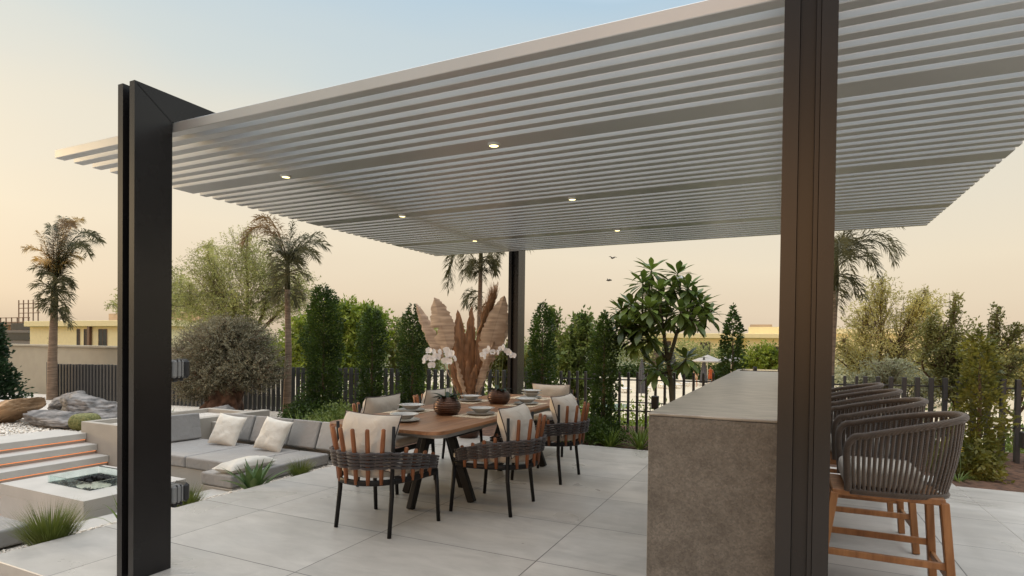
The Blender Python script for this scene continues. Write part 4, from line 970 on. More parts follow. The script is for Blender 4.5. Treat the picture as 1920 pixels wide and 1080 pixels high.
lowbush(-2.45, 7.95, 0, .5, .28, .34, 3500, 'low dark green shrub at the foot of the near column hedge', 'hedge', .05, 31)
lowbush(-7.9, 8.1, -.2, .75, .4, .5, 4500, 'low green shrub round the foot of the tallest column hedge', 'hedge', .06, 32)
lowbush(-6.9, 7.7, -.15, .5, .4, .42, 2500, 'low green shrub behind the lounge near the palm trunk', 'greend', .06, 33)
lowbush(1.78, 7.9, -.05, .34, .28, .42, 2600, 'leafy shrub spreading at the base of the right column shrub', 'hedgeR', .06, 34)
lowbush(-16.2, 6.2, -.35, .5, .4, .4, 1500, 'low grey green plants under the dark conifer', 'greyR', .08, 35)
lowbush(-2.0, 11.9, -1.15, 2.4, 1.5, 1.25, 14000, 'bright green ground cover beyond the fence left of the bar', 'green', .09, 36, 'ground_cover', None, 'stuff')
lowbush(3.6, 11.6, -1.0, 2.6, 1.3, 1.35, 12000, 'green ground cover beyond the fence right of the stools', 'greend', .09, 37, 'ground_cover', None, 'stuff')
lowbush(-8.8, 11.9, -1.6, 3.6, 1.4, 2.45, 17000, 'green ground cover beyond the fence behind the hedges', 'greend', .10, 38, 'ground_cover', None, 'stuff')

def twigtree(name, lb, cat, base, top, blobs, ntw, nlf, leaf, asp, m, bk='bark', tr=.06, sd=0, tl=.5, droop=0, grp=None, spread=1.0, fill=0, fan=False):
    """trunk, limbs to each blob, fine twigs in the blob, leaves strung along the twigs"""
    rg = np.random.default_rng(sd); t = thing(name, lb, cat, base, 0, grp); B = Vector(base)
    tb_ = MB(); top = Vector(top)-B; mid = top*.5+Vector((rg.normal(0, .04), rg.normal(0, .04), 0))
    tb_.tube(resample([(0, 0, -.1), tuple(mid), tuple(top)], 8), [tr*(1-.5*i/8) for i in range(9)], 9)
    P_, D_ = [], []
    for (cx, cy, cz, rx, ry, rz, wgt) in blobs:
        c = Vector((cx, cy, cz))-B; bendp = top.lerp(c, .5)+Vector((rg.normal(0, .1), rg.normal(0, .1), -.1*abs(c.z-top.z)))
        limb = resample([tuple(top*.92), tuple(bendp), tuple(c), tuple(c+Vector((0, 0, rz*.5)))], 10)
        tb_.tube(limb, [tr*.45*(1-.8*i/10)+.004 for i in range(11)], 6)
        for k in range(int(ntw*wgt)):
            s_ = limb[int(rg.integers(3, 11))]; v = unit(1, rg)[0]; q = rg.random()**.45
            e = c+Vector((v[0]*rx*q, v[1]*ry*q, v[2]*rz*q)); d = e-s_; ln = min(d.length, tl*rg.uniform(.7, 1.5)); st_ = e-d.normalized()*ln if d.length > .01 else e
            m1 = st_.lerp(e, .5)+Vector(tuple(rg.normal(0, .06, 3)*ln)); e2 = e+Vector((0, 0, -droop*ln))
            if k % 4 == 0: tb_.tube([st_, m1, e2], [.006, .004, .0015], 3, caps=False)
            if k % 12 == 0: tb_.tube([s_, st_.lerp(s_, .5)+Vector(tuple(rg.normal(0, .05, 3))), st_], [.010, .008, .006], 4, caps=False)
            u = rg.random(nlf)[:, None]; a_, b_2, c_2 = np.array(st_), np.array(m1), np.array(e2)
            pp = (1-u)**2*a_+2*u*(1-u)*b_2+u*u*c_2; tg = np.array((e2-st_).normalized()) if ln > 1e-3 else np.array((0, 0, 1.))
            P_.append(pp+rg.normal(0, leaf*.15, (nlf, 3))); D_.append(unit(nlf, rg)*spread+tg*.7+np.array((0, 0, -droop)))
    P = np.concatenate(P_); D = np.concatenate(D_); n = len(P)
    leafmesh('crown', P, D, unit(n, rg), leaf*rg.uniform(.6, 1.3, n), leaf*asp*rg.uniform(.7, 1.2, n), M[m], t)
    tb_.obj('trunk', M[bk], t); return t
random.seed(1)
twigtree('acacia_tree', 'airy pale green acacia right of the left post behind the olive tree', 'tree', (-15.4, 13, -2.2), (-15.5, 13, 1.4),
  [(-16.9, 13, 3.0, 1.4, 1.2, 1.5, 1), (-15.4, 13, 4.0, 1.6, 1.3, 1.25, 1.1), (-14.3, 13, 3.1, 1.4, 1.2, 1.2, 1), (-17.2, 13, 4.0, 1.0, 1, .9, .6), (-15.5, 12.6, 2.2, 1.9, 1, 1.0, 1), (-13.2, 13, 2.8, 1.1, .8, 1.1, .6), (-18.1, 13, 2.6, 1.0, 1, 1.2, .6)],
  580, 15, .075, .30, 'acacia', tr=.14, sd=1, tl=.75, droop=.25)
twigtree('acacia_tree', 'thin airy acacia between the left palm and the front post', 'tree', (-21.5, 14, -2.2), (-21.6, 14, 1.6),
  [(-22.3, 14, 3.0, 1.3, 1, .9, 1), (-21.0, 14, 3.7, 1.1, 1, .9, 1), (-20.0, 14, 3.0, 1.1, 1, 1.2, 1), (-23.2, 14, 2.8, .8, .8, .35, .6)],
  300, 10, .10, .35, 'acacia', tr=.10, sd=2, tl=.7, droop=.3)
t = twigtree('olive_tree', 'round grey green olive tree with a thick gnarled trunk behind the lounge wall', 'olive tree', (-9.85, 7.75, -.22), (-9.75, 7.8, .35),
  [(-9.75, 7.8, 1.25, 1.15, .9, .6, 2.3), (-10.6, 7.8, .95, .65, .7, .6, 1.2), (-9.0, 7.8, .85, .6, .7, .55, 1.2), (-9.8, 7.5, .75, 1.05, .7, .5, 1.6), (-9.7, 7.8, 1.6, .7, .6, .3, .8), (-10.3, 7.6, .45, .6, .6, .4, .8)],
  900, 24, .040, .34, 'olive', 'olivebark', tr=.1, sd=3, tl=.3, droop=.0)
def gn(u, v):
    a = 2*PI*u; r = .36*(1-.38*v)+.05*math.sin(a*5+v*4)+.04*math.sin(a*9-v*7)+.05*noise3(math.cos(a)*2, math.sin(a)*2, v*5)+.09*max(0, .3-v)*3*(1+math.sin(a*4))*.5
    return (r*math.cos(a)*1.15+.08*v, r*math.sin(a), -.1+.78*v)
MB().grid(gn, 60, 24, cu=True).obj('gnarled_bole', M['olivebark'], t)
# bright green trees beyond the fence
GT = 'green trees beyond the fence'
twigtree('broadleaf_tree', 'bright green tree between the slim palm trunk and the tallest hedge', 'tree', (-11.2, 11.5, -2), (-11.2, 11.5, .3),
  [(-11.3, 11.5, 1.5, .9, .7, .75, 1.2), (-10.6, 11.5, 1.9, .7, .6, .6, .8), (-12.1, 11.5, .9, .7, .6, .7, .7), (-10.9, 11.4, .7, .9, .6, .6, .8)], 300, 13, .11, .5, 'green', tr=.07, sd=4, tl=.5, grp=GT)
twigtree('broadleaf_tree', 'dense green tree between the two left column hedges', 'tree', (-9.9, 11.6, -2), (-9.9, 11.6, .5),
  [(-10.0, 11.5, 1.9, 1.0, .7, .65, 1.3), (-9.3, 11.5, 1.6, .8, .6, .8, 1.1), (-9.9, 11.4, .9, 1, .6, .6, 1)], 420, 14, .11, .5, 'green', tr=.08, sd=5, tl=.45, grp=GT)
twigtree('broadleaf_tree', 'yellow green small tree between the second and third hedges', 'tree', (-8.6, 12, -2), (-8.6, 12, .3),
  [(-8.7, 12, 1.3, .7, .5, .7, 1.2), (-8.3, 12, .8, .9, .5, .6, 1.2), (-7.8, 12, 1.4, .7, .5, .6, .9)], 260, 12, .10, .5, 'acacia', tr=.06, sd=6, tl=.4, grp=GT)
twigtree('broadleaf_tree', 'loose green tree between the back post hedge and the near column hedge', 'tree', (-3.8, 11, -1.5), (-3.8, 11, .3),
  [(-3.9, 11, 1.2, .65, .6, .7, 1.3), (-3.6, 11, 1.75, .35, .4, .35, .5), (-4.3, 11, 2.0, .2, .2, .25, .15), (-3.6, 11, .6, .8, .6, .6, 1), (-3.2, 11, 1.4, .3, .4, .5, .4)], 230, 13, .09, .5, 'greend', tr=.05, sd=7, tl=.4, grp=GT)
twigtree('broadleaf_tree', 'yellowish tree behind the dried leaves left of the back post', 'tree', (-5.6, 12, -1.8), (-5.6, 12, .1),
  [(-5.8, 12, .9, .8, .5, .6, 1.2), (-4.9, 12, .9, .6, .5, .5, 1)], 240, 12, .10, .5, 'hedgeR', tr=.05, sd=17, tl=.4, grp=GT)
# right side
twigtree('acacia_tree', 'golden feathery acacia behind the bar stools', 'tree', (1.55, 12.2, -1.8), (1.5, 12.2, .6),
  [(1.3, 12.2, 1.75, .55, .6, .65, 1.2), (1.5, 12, 2.35, .35, .4, .45, .6), (2.05, 12, 1.9, .55, .6, .6, 1.2), (2.15, 12, 2.2, .35, .4, .3, .5), (1.7, 12, 1.2, .85, .6, .5, 1.3), (.95, 12, 1.3, .45, .5, .4, .6)],
  270, 13, .055, .32, 'acaciaR', tr=.05, sd=8, tl=.38, droop=.15)
twigtree('leafy_shrub_tree', 'dark twiggy shrub with upright branch tips right of the golden acacia', 'tree', (2.1, 9.9, -.3), (2.1, 9.7, .7),
  [(2.0, 9.6, 1.4, .5, .5, .5, 1.2), (2.35, 9.6, 1.15, .5, .5, .45, 1.0), (2.05, 9.6, 1.9, .10, .15, .32, .16), (2.5, 9.6, 1.75, .12, .15, .28, .16), (2.72, 9.6, 1.6, .2, .2, .15, .18), (1.8, 9.6, 1.65, .2, .2, .3, .25), (2.75, 9.6, 1.3, .2, .2, .1, .12), (2.2, 9.5, .9, .6, .4, .4, .9)],
  330, 15, .042, .5, 'shrubR', tr=.035, sd=9, tl=.32)
twigtree('grey_leaved_shrub', 'grey green shrub just behind the bar stool backs', 'shrub', (1.5, 10.6, -.5), (1.5, 10.6, .4),
  [(1.5, 10.6, 1.0, .5, .4, .3, 1), (1.1, 10.6, .75, .4, .4, .3, .7), (2.0, 10.6, .8, .5, .4, .35, .9)], 260, 14, .045, .4, 'greyR', tr=.03, sd=10, tl=.3)
twigtree('broadleaf_tree', 'distant golden green tree at the right edge of the picture', 'tree', (4.1, 14.5, -2), (4.1, 14.5, .2),
  [(4.1, 14.5, 1.1, .7, .6, .55, 1), (3.5, 14, .8, .7, .6, .5, 1), (4.8, 14.5, 1.2, .7, .6, .5, .8)], 300, 12, .08, .5, 'acaciaR', tr=.06, sd=11, tl=.4)
twigtree('broadleaf_tree', 'bright green bush beyond the far end of the bar right of the slim column shrub', 'tree', (-.55, 22, -2.2), (-.55, 22, -.5),
  [(-.6, 22, .7, .8, .6, .9, 1.2), (.3, 22, .7, .7, .6, .9, 1), (-1.2, 22, .4, .5, .5, .8, .8)], 420, 13, .12, .5, 'green', tr=.08, sd=12, tl=.5)
# frangipani
fr = thing('frangipani_tree', 'frangipani tree with big paddle leaf clusters rising left of the bar', 'tree', (-1.43, 8.6, -.04))
FB = Vector((-1.43, 8.6, -.04)); tk = [(-1.43, 8.6, -.06), (-1.46, 8.6, .45), (-1.50, 8.6, .85), (-1.54, 8.6, 1.12)]
mb = MB(); mb.tube([Vector(p)-FB for p in resample(tk, 12)], [.052-.0015*i for i in range(13)], 10); mb.obj('trunk', M['barkg'], fr)
ros = [(-1.8, 8.6, 2.45), (-1.88, 8.4, 2.24), (-1.46, 8.8, 2.40), (-1.26, 8.5, 2.16), (-2.05, 8.4, 1.94), (-1.67, 8.7, 2.02), (-1.10, 8.6, 1.93), (-1.02, 8.7, 1.79), (-1.33, 8.3, 1.82), (-2.22, 8.7, 1.73), (-1.83, 8.2, 1.62), (-2.02, 8.5, 1.45), (-1.63, 8.3, 2.13), (-1.21, 8.9, 2.05), (-1.83, 8.9, 1.82), (-1.66, 8.4, 1.02), (-1.27, 8.5, 1.17), (-1.57, 8.6, 1.75), (-2.05, 8.8, 1.84), (-1.17, 8.4, 1.72), (-1.72, 8.1, 1.86), (-2.12, 8.25, 1.62), (-2.15, 8.4, 1.55), (-1.95, 8.35, 1.38), (-2.22, 8.55, 1.86), (-1.74, 8.3, 1.46), (-1.5, 8.7, 2.2)]
rgf = random.Random(4)
forks = [Vector(tk[-1]), Vector((-1.78, 8.6, 1.42)), Vector((-1.42, 8.6, 1.55)), Vector((-1.60, 8.5, 1.60)), Vector((-1.9, 8.5, 1.6)), Vector((-1.28, 8.6, 1.72))]
mb = MB()
for a_, b_2 in ((0, 1), (0, 2), (0, 3), (1, 4), (2, 5)): mb.tube([forks[a_]-FB, forks[a_].lerp(forks[b_2], .5)-FB+Vector((0, 0, -.02)), forks[b_2]-FB], [.034, .028, .024], 8)
lf = MB(); fl = MB()
for r_ in ros:
    R_ = Vector(r_); f_ = min(forks[1:], key=lambda q: (q-R_).length+(0 if q.z < R_.z else 1)); f_ = forks[0]-Vector((0, 0, .15)) if R_.z < 1.25 else f_
    mb.tube([f_-FB, f_.lerp(R_, .55)-FB+Vector((0, 0, -.05)), R_-FB], [.02, .016, .014], 6)
    n = 26
    for k in range(n):
        a = k*2.4+rgf.uniform(-.3, .3); u = k/n; el = 2.1*u-.95+rgf.uniform(-.1, .1)
        leafblade(lf, R_-FB+Vector((0, 0, -.03+.05*u)), (math.cos(a), math.sin(a), el), rgf.uniform(.27, .36)*(1.05-.2*u), rgf.uniform(.080, .105), .35+1.1*max(0, .5-u), .08, 9, base=.08, tp_=9, pk=1.55)
mb.obj('branches', M['barkg'], fr); lf.obj('crown', M['frang'], fr)
for (x, y, z) in [(-1.80, 8.45, 2.32), (-1.36, 8.4, 2.28), (-1.83, 8.3, 2.05)]:
    fl = MB()
    for k in range(8):
        leafblade(fl, Vector((x, y, z))-FB+Vector((rgf.uniform(-.012, .012), rgf.uniform(-.01, .01), rgf.uniform(-.01, .01))), (rgf.uniform(-1, 1), rgf.uniform(-1, 0), rgf.uniform(0, 1)), .07, .05, .3, .1, 4)
    fl.obj('flower_cluster', M['petal'], fr)

# palms
def palm(base, top, lb, fronds, m, sd, tr=.075, shaft=.35, leaf=.30, wd=.018, dens=46, grp='foxtail palms'):
    """fronds: (azimuth deg, elevation deg, length, droop, material or None)"""
    rg = random.Random(sd); B = Vector(base); T_ = Vector(top)-B; t = thing('palm_tree', lb, 'palm', base, 0, grp)
    path = resample([(0, 0, -.1), tuple(T_*.5+Vector((rg.uniform(-.05, .05), 0, 0))), tuple(T_)], 16)
    MB().tube(path, [tr*(1.15-.45*i/16)*(1+.03*(i % 2)) for i in range(17)], 12).obj('trunk', M['barkp'], t)
    MB().tube([T_, T_+Vector((0, 0, shaft*.5)), T_+Vector((0, 0, shaft))], [tr*.8, tr*.75, tr*.3], 10).obj('crown_shaft', M['palmleaf'], t)
    for fr_ in fronds:
        az, el, ln, dr, mm = fr_[:5]; dz0 = fr_[5] if len(fr_) > 5 else 0
        mb = MB(); a = math.radians(az); e = math.radians(el); d = Vector((math.cos(a)*math.cos(e), math.sin(a)*math.cos(e), math.sin(e))); p = T_+Vector((0, 0, shaft*.75+dz0)); pts = [p.copy()]; ds = [d.copy()]
        n = 14
        for i in range(n): d = (d+Vector((0, 0, -1))*dr/n*(.2+1.6*i/n)).normalized(); p = p+d*ln/n; pts.append(p.copy()); ds.append(d.copy())
        mb.tube(pts, [.013*(1-.8*i/n) for i in range(n+1)], 5)
        for k in range(int(dens*ln*1.6)):
            u = .12+.88*k/(dens*ln*1.6); i = min(int(u*n), n-1); q = u*n-i; c = pts[i].lerp(pts[i+1], q); dd = ds[i]
            sd_ = dd.cross(Vector((0, 0, 1))); sd_ = sd_.normalized() if sd_.length > .05 else Vector((1, 0, 0)); un = sd_.cross(dd)
            for s_ in (-1, 1):
                an = rg.uniform(-.9, .9); v = (sd_*s_*math.cos(an)+un*math.sin(an)+dd*rg.uniform(.35, .9)).normalized()
                L_ = leaf*(1-.45*abs(u-.4)*1.6)*rg.uniform(.7, 1.15)
                e1 = c+v*L_*.55+Vector((0, 0, -.03*L_)); e2 = c+v*L_*.9+Vector((0, 0, -.30*L_))
                wv = v.cross(dd); wv = wv.normalized()*wd if wv.length > .01 else un*wd
                mb.add([tuple(c), tuple(e1-wv*.5), tuple(e1+wv*.5), tuple(e2)], [(0, 1, 2), (1, 3, 2)])
        mb.obj('frond', M[mm or m], t)
    return t
def around(n, el0, el1, l0, l1, d0, d1, sd, az0=0, az1=360, z0=0, z1=0, m=None):
    rg = random.Random(sd); return [(az0+(az1-az0)*(k+.5*rg.random())/n, rg.uniform(el0, el1), rg.uniform(l0, l1), rg.uniform(d0, d1), m, rg.uniform(z0, z1)) for k in range(n)]
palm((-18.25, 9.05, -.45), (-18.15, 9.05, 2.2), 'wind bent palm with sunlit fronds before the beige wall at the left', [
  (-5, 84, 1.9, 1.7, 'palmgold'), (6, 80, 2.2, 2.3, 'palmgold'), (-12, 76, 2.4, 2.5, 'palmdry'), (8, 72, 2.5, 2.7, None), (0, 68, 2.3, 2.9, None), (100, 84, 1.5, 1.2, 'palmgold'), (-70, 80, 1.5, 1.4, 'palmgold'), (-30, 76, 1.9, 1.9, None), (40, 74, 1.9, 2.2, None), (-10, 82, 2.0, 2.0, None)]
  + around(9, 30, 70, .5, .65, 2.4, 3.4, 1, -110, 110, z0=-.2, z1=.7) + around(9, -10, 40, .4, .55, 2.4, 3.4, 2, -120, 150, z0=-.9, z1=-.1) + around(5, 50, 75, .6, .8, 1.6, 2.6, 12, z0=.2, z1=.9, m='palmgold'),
  'palmleaf', 1, tr=.115, shaft=.75, leaf=.38, wd=.022, dens=42)
palm((-9.2, 8.75, -.15), (-9.2, 8.75, 2.4), 'slim palm with an arching brown frond between the olive tree and the tallest hedge', [
  (181, 66, 1.75, 3.0, 'palmdry'), (176, 72, 1.5, 2.1, 'palmdry'), (4, 50, 1.15, 1.9, None), (-12, 36, 1.1, 1.9, None), (15, 60, 1.0, 1.5, None), (60, 84, .85, .4, None)]
  + around(9, 25, 60, .38, .5, 2.0, 3.0, 3, z0=-.3, z1=.15) + around(8, -30, 25, .3, .42, 1.8, 3, 4, z0=-.65, z1=-.2) + around(4, 55, 80, .6, .8, .8, 1.8, 13),
  'palmleaf', 2, tr=.072, shaft=.72, leaf=.33, wd=.017, dens=44)
palm((-5.95, 11, -.4), (-5.95, 11, 2.9), 'palm whose long fronds hang below the roof left of the back post', [
  (-75, 30, 2.0, 4.2, None), (-100, 10, 1.7, 4.0, None), (-20, 50, 1.9, 3.4, None), (-50, 40, 1.9, 3.6, None), (5, 50, 2.7, 2.1, None), (100, 40, 1.4, 3, None), (60, 60, 1.3, 2, None), (180, 60, 1.0, 2.6, None)]
  + around(6, 40, 80, .9, 1.2, 1.5, 2.5, 5) + around(11, 5, 40, .38, .55, 3, 4.5, 15, z0=-1.7, z1=-.3),
  'palmleaf', 3, tr=.06, shaft=.75, leaf=.34, wd=.018, dens=50)
palm((.62, 9.9, -.1), (.66, 9.9, 2.2), 'palm with grey green fronds right behind the front right post', [
  (0, 50, 1.05, 3.0, None), (-25, 40, 1.0, 3.0, None), (20, 66, 1.2, 2.6, None), (-90, 40, .9, 3.2, None), (5, 75, 1.75, 1.9, None), (30, 30, .9, 3.2, None)]
  + around(8, 20, 60, .5, .7, 2.6, 3.6, 6, z0=-.2, z1=.3) + around(6, -20, 20, .45, .6, 2, 3, 7, z0=-.5, z1=-.1),
  'palmleaf', 4, tr=.058, shaft=.70, leaf=.26, wd=.013, dens=48)

# ================================================================== DISTANCE
GZ = -2.25
mb = MB(); mb.box(-45, 40, 27, 62, GZ-.02, GZ+.006); struct(mb.obj('pool_deck', M['pooldeck']))
mb = MB(); mb.box(-16, -8.2, 30, 34.5, GZ+.0065, GZ+.012); struct(mb.obj('pool_water', M['poolwater']))
t = thing('pool_railing', 'low black railing in front of the far pool', 'railing', (-7, 26.5, GZ))
mb = MB(); mb.bar((-12, 0, .95), (10, 0, .95), .05, .05, 0); mb.bar((-12, 0, .12), (10, 0, .12), .04, .04, 0)
for k in range(45): mb.bar((-12+k*.5, 0, 0), (-12+k*.5, 0, .95), .025, .025, 0)
mb.obj('rail', M['black'], t)
lowbush(-6, 64, GZ, 26, 1.3, 1.7, 15000, 'clipped dark hedge along the far side of the pool deck', 'hedge', .35, 61, 'far_hedge', None, 'stuff')
lowbush(-14, 24, GZ, 9, 2.2, 1.7, 15000, 'green ground cover on the near side of the pool railing', 'green', .16, 62, 'ground_cover', None, 'stuff')
def far_tree(x, y, r, h, m, lb, sd, n=2600, leaf=.28):
    rg = np.random.default_rng(sd); t = thing('distant_tree', lb, 'tree', (x, y, GZ), 0, 'distant trees round the pool')
    v = unit(n, rg); a = np.arctan2(v[:, 1], v[:, 0]); q = rg.random(n)**.5; k = 1+.2*np.sin(a*3+sd)+.15*np.sin(v[:, 2]*6+a*2+sd)
    P = v*(q*k)[:, None]*np.array([r, r, h*.42])+(0, 0, h*.58)
    leafmesh('crown', P, unit(n, rg)+v, unit(n, rg), leaf*rg.uniform(.6, 1.3, n), leaf*.5, M[m], t)
    MB().tube([(0, 0, -.1), (0, 0, h*.6)], [.16, .07], 7).obj('trunk', M['bark'], t)
FT = [(-9.6, 68, 2.6, 4.3, 'acacia', 'wide olive green distant tree behind the open umbrella'), (-5.5, 70, 2.4, 4.0, 'greend', 'distant green tree right of the open umbrella'),
      (-14.5, 66, 2.4, 5.2, 'acacia', 'distant pale green tree seen through the frangipani'), (-19, 66, 2.8, 5.2, 'greend', 'distant tree left of the frangipani trunk'),
      (-25, 60, 3, 4.6, 'greend', 'distant tree behind the near column hedge'), (-34, 60, 3.4, 5.4, 'greend', 'distant tree seen behind the dining table end'),
      (4.5, 40, 2.2, 3.5, 'greyR', 'distant grey green tree right of the front right post'), (9, 44, 3, 3.6, 'acaciaR', 'distant golden tree behind the stool backs'), (17, 48, 4, 4.6, 'acaciaR', 'distant tree under the right shrub tips'),
      (26, 52, 4, 4.8, 'shrubR', 'distant tree at the far right edge'), (-56, 50, 4, 4.8, 'greend', 'distant tree behind the olive tree'), (-45, 55, 4, 5, 'greend', 'distant tree behind the tallest hedge'),
      (-91.5, 47, 2.0, 3.6, 'shrubR', 'small round tree in front of the yellow house at the left'), (-84, 47, 1.8, 2.9, 'shrubR', 'low tree left of the front post over the beige wall')]
for i, (x, y, r, h, m, lb) in enumerate(FT): far_tree(x, y, r, h, m, lb, 70+i, n=3200 if i < 12 else 900, leaf=.25)

def house(name, lb, x0, x1, y, z0, z1, m, wins, roof='yellow2', dep=9, eave=.5, par=.55):
    t = thing(name, lb, 'house', ((x0+x1)/2, y+dep/2, z0)); o = (-(x0+x1)/2, -y-dep/2, -z0)
    MB().box(x0, x1, y, y+dep, z0, z1).obj('wall', M[m], t, o)
    MB().box(x0-eave, x1+eave, y-eave, y+dep+eave, z1+.005, z1+par, .03).obj('roof', M[roof], t, o)
    for a, b, c, d in wins:
        f = MB().box(a, b, y-.03, y+.05, c, d).obj('window', M['window'], t, o)
        mb = MB(); w_ = .07
        for q in ((a-w_, a, c-w_, d+w_), (b, b+w_, c-w_, d+w_), (a, b, c-w_, c), (a, b, d, d+w_)): mb.box(q[0], q[1], y-.06, y-.002, q[2], q[3])
        mb.box((a+b)/2-.03, (a+b)/2+.03, y-.05, y-.031, c, d); mb.obj('frame', M['brownp'], f, (0, 0, 0))
    return t, o
t, o = house('yellow_house', 'long cream yellow house with a flat roof left of the front post', -96.3, -66, 45, GZ, 2.85, 'yellow', [(-80.1, -78.4, .2, 2.45), (-84.9, -84.3, .1, 2.45), (-83.3, -82.7, .1, 2.45), (-74, -72, .3, 2.4)], par=.75)
MB().box(-85, -66, 49, 54, 3.61, 4.75).obj('upper_storey', M['pinkc'], t, o)
MB().box(-82.0, -81.5, 44.6, 44.9, GZ, 3.0).obj('drain_pipe', M['brownp'], t, o)
t = thing('steel_canopy', 'long dark steel canopy frame above the yellow house roof', 'canopy', (-78, 52, 4.76)); mb = MB()
mb.box(-8, 14, -1, 1, 2.25, 2.75)
for x in (-7, 0, 5, 12): mb.box(x-.15, x+.15, -.15, .15, -1.2, 2.25)
mb.obj('frame', M['greyb'], t)
t = thing('scaffolded_building', 'unfinished building wrapped in rusty scaffolding at the far left', 'building', (-125, 58, GZ)); mb = MB(); mb.box(-22, 3, 0, 10, 0, 4.6); mb.box(-22, 2, 0, 10, 5.8, 6.4); mb.box(-20, 0, 1, 9, 4.6, 5.8); mb.obj('bare_floors', M['pinkc'], t)
mb = MB()
for k in range(14):
    x = -22+k*1.9; mb.box(x-.07, x+.07, -1.1, -.96, 0, 8 if k < 8 else 7.2)
for z in (2.6, 3.6, 4.6, 5.4, 6.3, 7.1): mb.box(-22, 3, -1.16, -.98, z-.06, z+.06)
for k in range(5): x = -3+k*1.6; mb.box(x-.07, x+.07, 0, .14, 6, 10.4)
for z in (8, 8.9, 9.7): mb.box(-3, 4, -.04, .14, z-.06, z+.06)
mb.obj('scaffold', M['scaff'], t)
MB().box(-2, 14, -1.6, 6, 4.9, 6.1).obj('dark_parapet', M['window'], t)
t = thing('grey_building', 'low grey building with a dark strip window at the far left', 'building', (-112, 50, GZ)); MB().box(-12, 5, 0, 8, 0, 3.1).obj('wall', M['greyb'], t); MB().box(-12, 5.05, -.08, .0, 3.15, 4.3).obj('strip_window', M['window'], t); MB().box(-12, 5.2, -.3, 8, 4.31, 4.7).obj('roof', M['greyb'], t)
t, o = house('cream_villa', 'cream villa with a flat roof beyond the pool, seen above the bar', -18, -3.3, 82, GZ, 2.3, 'yellow2', [(-10.4, -9.2, -.2, 1.7), (-15.5, -14.4, -.2, 1.8), (-7.9, -7.75, -1.4, 2.0), (-5.9, -5.75, -1.4, 2.0)], par=.65)
t, o = house('cream_villa', 'taller cream villa right behind the far end of the bar', -4.4, 3.5, 78, GZ, 2.3, 'yellow', [(-2.7, -.8, -.4, 1.25), (1.2, 2.2, -.2, 1.6)], par=.55)
MB().box(-4.3, 3.0, 79.5, 86, 2.86, 3.75).obj('upper_storey', M['yellow'], t, o)
for x in (-4.2, -2.9): MB().box(x, x+1.3, 81, 82.4, 3.76, 4.1).obj('roof_unit', M['pinkc'], t, o)
house('cream_villa', 'pale cream villa half hidden by the golden acacia at the right', 4.4, 13, 64, GZ, 2.6, 'yellow2', [(5.6, 6.1, -.4, 1.3), (9, 10.2, -.4, 1.3)], par=.5)

# umbrellas, loungers and people by the pool
def open_umb(x, y, lb):
    t = thing('pool_umbrella', lb, 'umbrella', (x, y, GZ), 0, 'open grey pool umbrellas')
    mb = MB(); n = 8; vs = [(0, 0, 2.75)]+[(1.42*math.cos(2*PI*k/n+.39), 1.42*math.sin(2*PI*k/n+.39), 2.2) for k in range(n)]+[(1.42*math.cos(2*PI*k/n+.39), 1.42*math.sin(2*PI*k/n+.39), 2.1) for k in range(n)]+[(0, 0, 2.68)]
    mb.add(vs, [(0, 1+k, 1+(k+1) % n) for k in range(n)]+[(1+k, 9+k, 9+(k+1) % n, 1+(k+1) % n) for k in range(n)]+[(17, 9+(k+1) % n, 9+k) for k in range(n)]); mb.obj('canopy', M['umbg'], t)
    MB().tube([(0, 0, 0), (0, 0, 2.72)], .035, 8).obj('pole', M['whitep'], t); MB().lathe([(0, .0), (.3, 0), (.3, .06), (0, .08)], 12).obj('base', M['greyp'], t)
open_umb(-6.35, 55, 'open grey pool umbrella, left of the two above the bar'); open_umb(-4.5, 57, 'open grey pool umbrella, right of the two by the slim column shrub')
def closed_umb(x, y, m, lb, h=2.6, r=.26):
    t = thing('closed_umbrella', lb, 'umbrella', (x, y, GZ), 0, 'closed pool umbrellas')
    mb = MB(); mb.grid(lambda u, v: (((.05+r*(1-v)**.8)*(1+.2*math.sin(8*2*PI*u)))*math.cos(2*PI*u), ((.05+r*(1-v)**.8)*(1+.2*math.sin(8*2*PI*u)))*math.sin(2*PI*u), .25+(h-.3)*v), 48, 8, cu=True)
    mb.obj('folded_canopy', M[m], t); MB().tube([(0, 0, 0), (0, 0, h)], .035, 8).obj('pole', M['umbd'], t)
closed_umb(-8.95, 40, 'umbd', 'closed dark grey umbrella left of the frangipani trunk'); closed_umb(-6.55, 54, 'umbd', 'closed dark umbrella between the two people')
closed_umb(-13.2, 66, 'umbb', 'closed taupe umbrella behind the frangipani trunk', 3.6, .6); closed_umb(-11.4, 66, 'umbd', 'wide closed dark umbrella right of the frangipani trunk', 3.2, .6)
def lounger(x, y, rz, lb):
    t = thing('pool_lounger', lb, 'lounger', (x, y, GZ), rz, 'white loungers by the pool')
    mb = MB(); mb.box(-.33, .33, -.95, .35, .26, .36, .03); mb.obj('seat', M['whitep'], t)
    MB().bar((0, .36, .30), (0, .95, .92), .64, .08, .02, upv=(1, 0, 0)).obj('backrest', M['whitep'], t)
    for a_ in (-.28, .28):
        for b_2 in (-.85, .3): MB().box(a_-.03, a_+.03, b_2-.03, b_2+.03, 0, .259).obj('leg', M['whitep'], t)
for i, (x, y) in enumerate([(-10.9, 43), (-9.9, 45), (-9.2, 49), (-8.4, 50), (-8.2, 53), (-12.2, 42), (-13.6, 42)]):
    lounger(x, y, .5, ['white lounger left of the closed grey umbrella', 'white lounger just behind the closed grey umbrella', 'white lounger between the fence pales left of the frangipani trunk', 'white lounger touching the frangipani trunk in view', 'white lounger right of the frangipani trunk', 'white lounger behind the near column hedge edge', 'leftmost white lounger by the pool'][i])
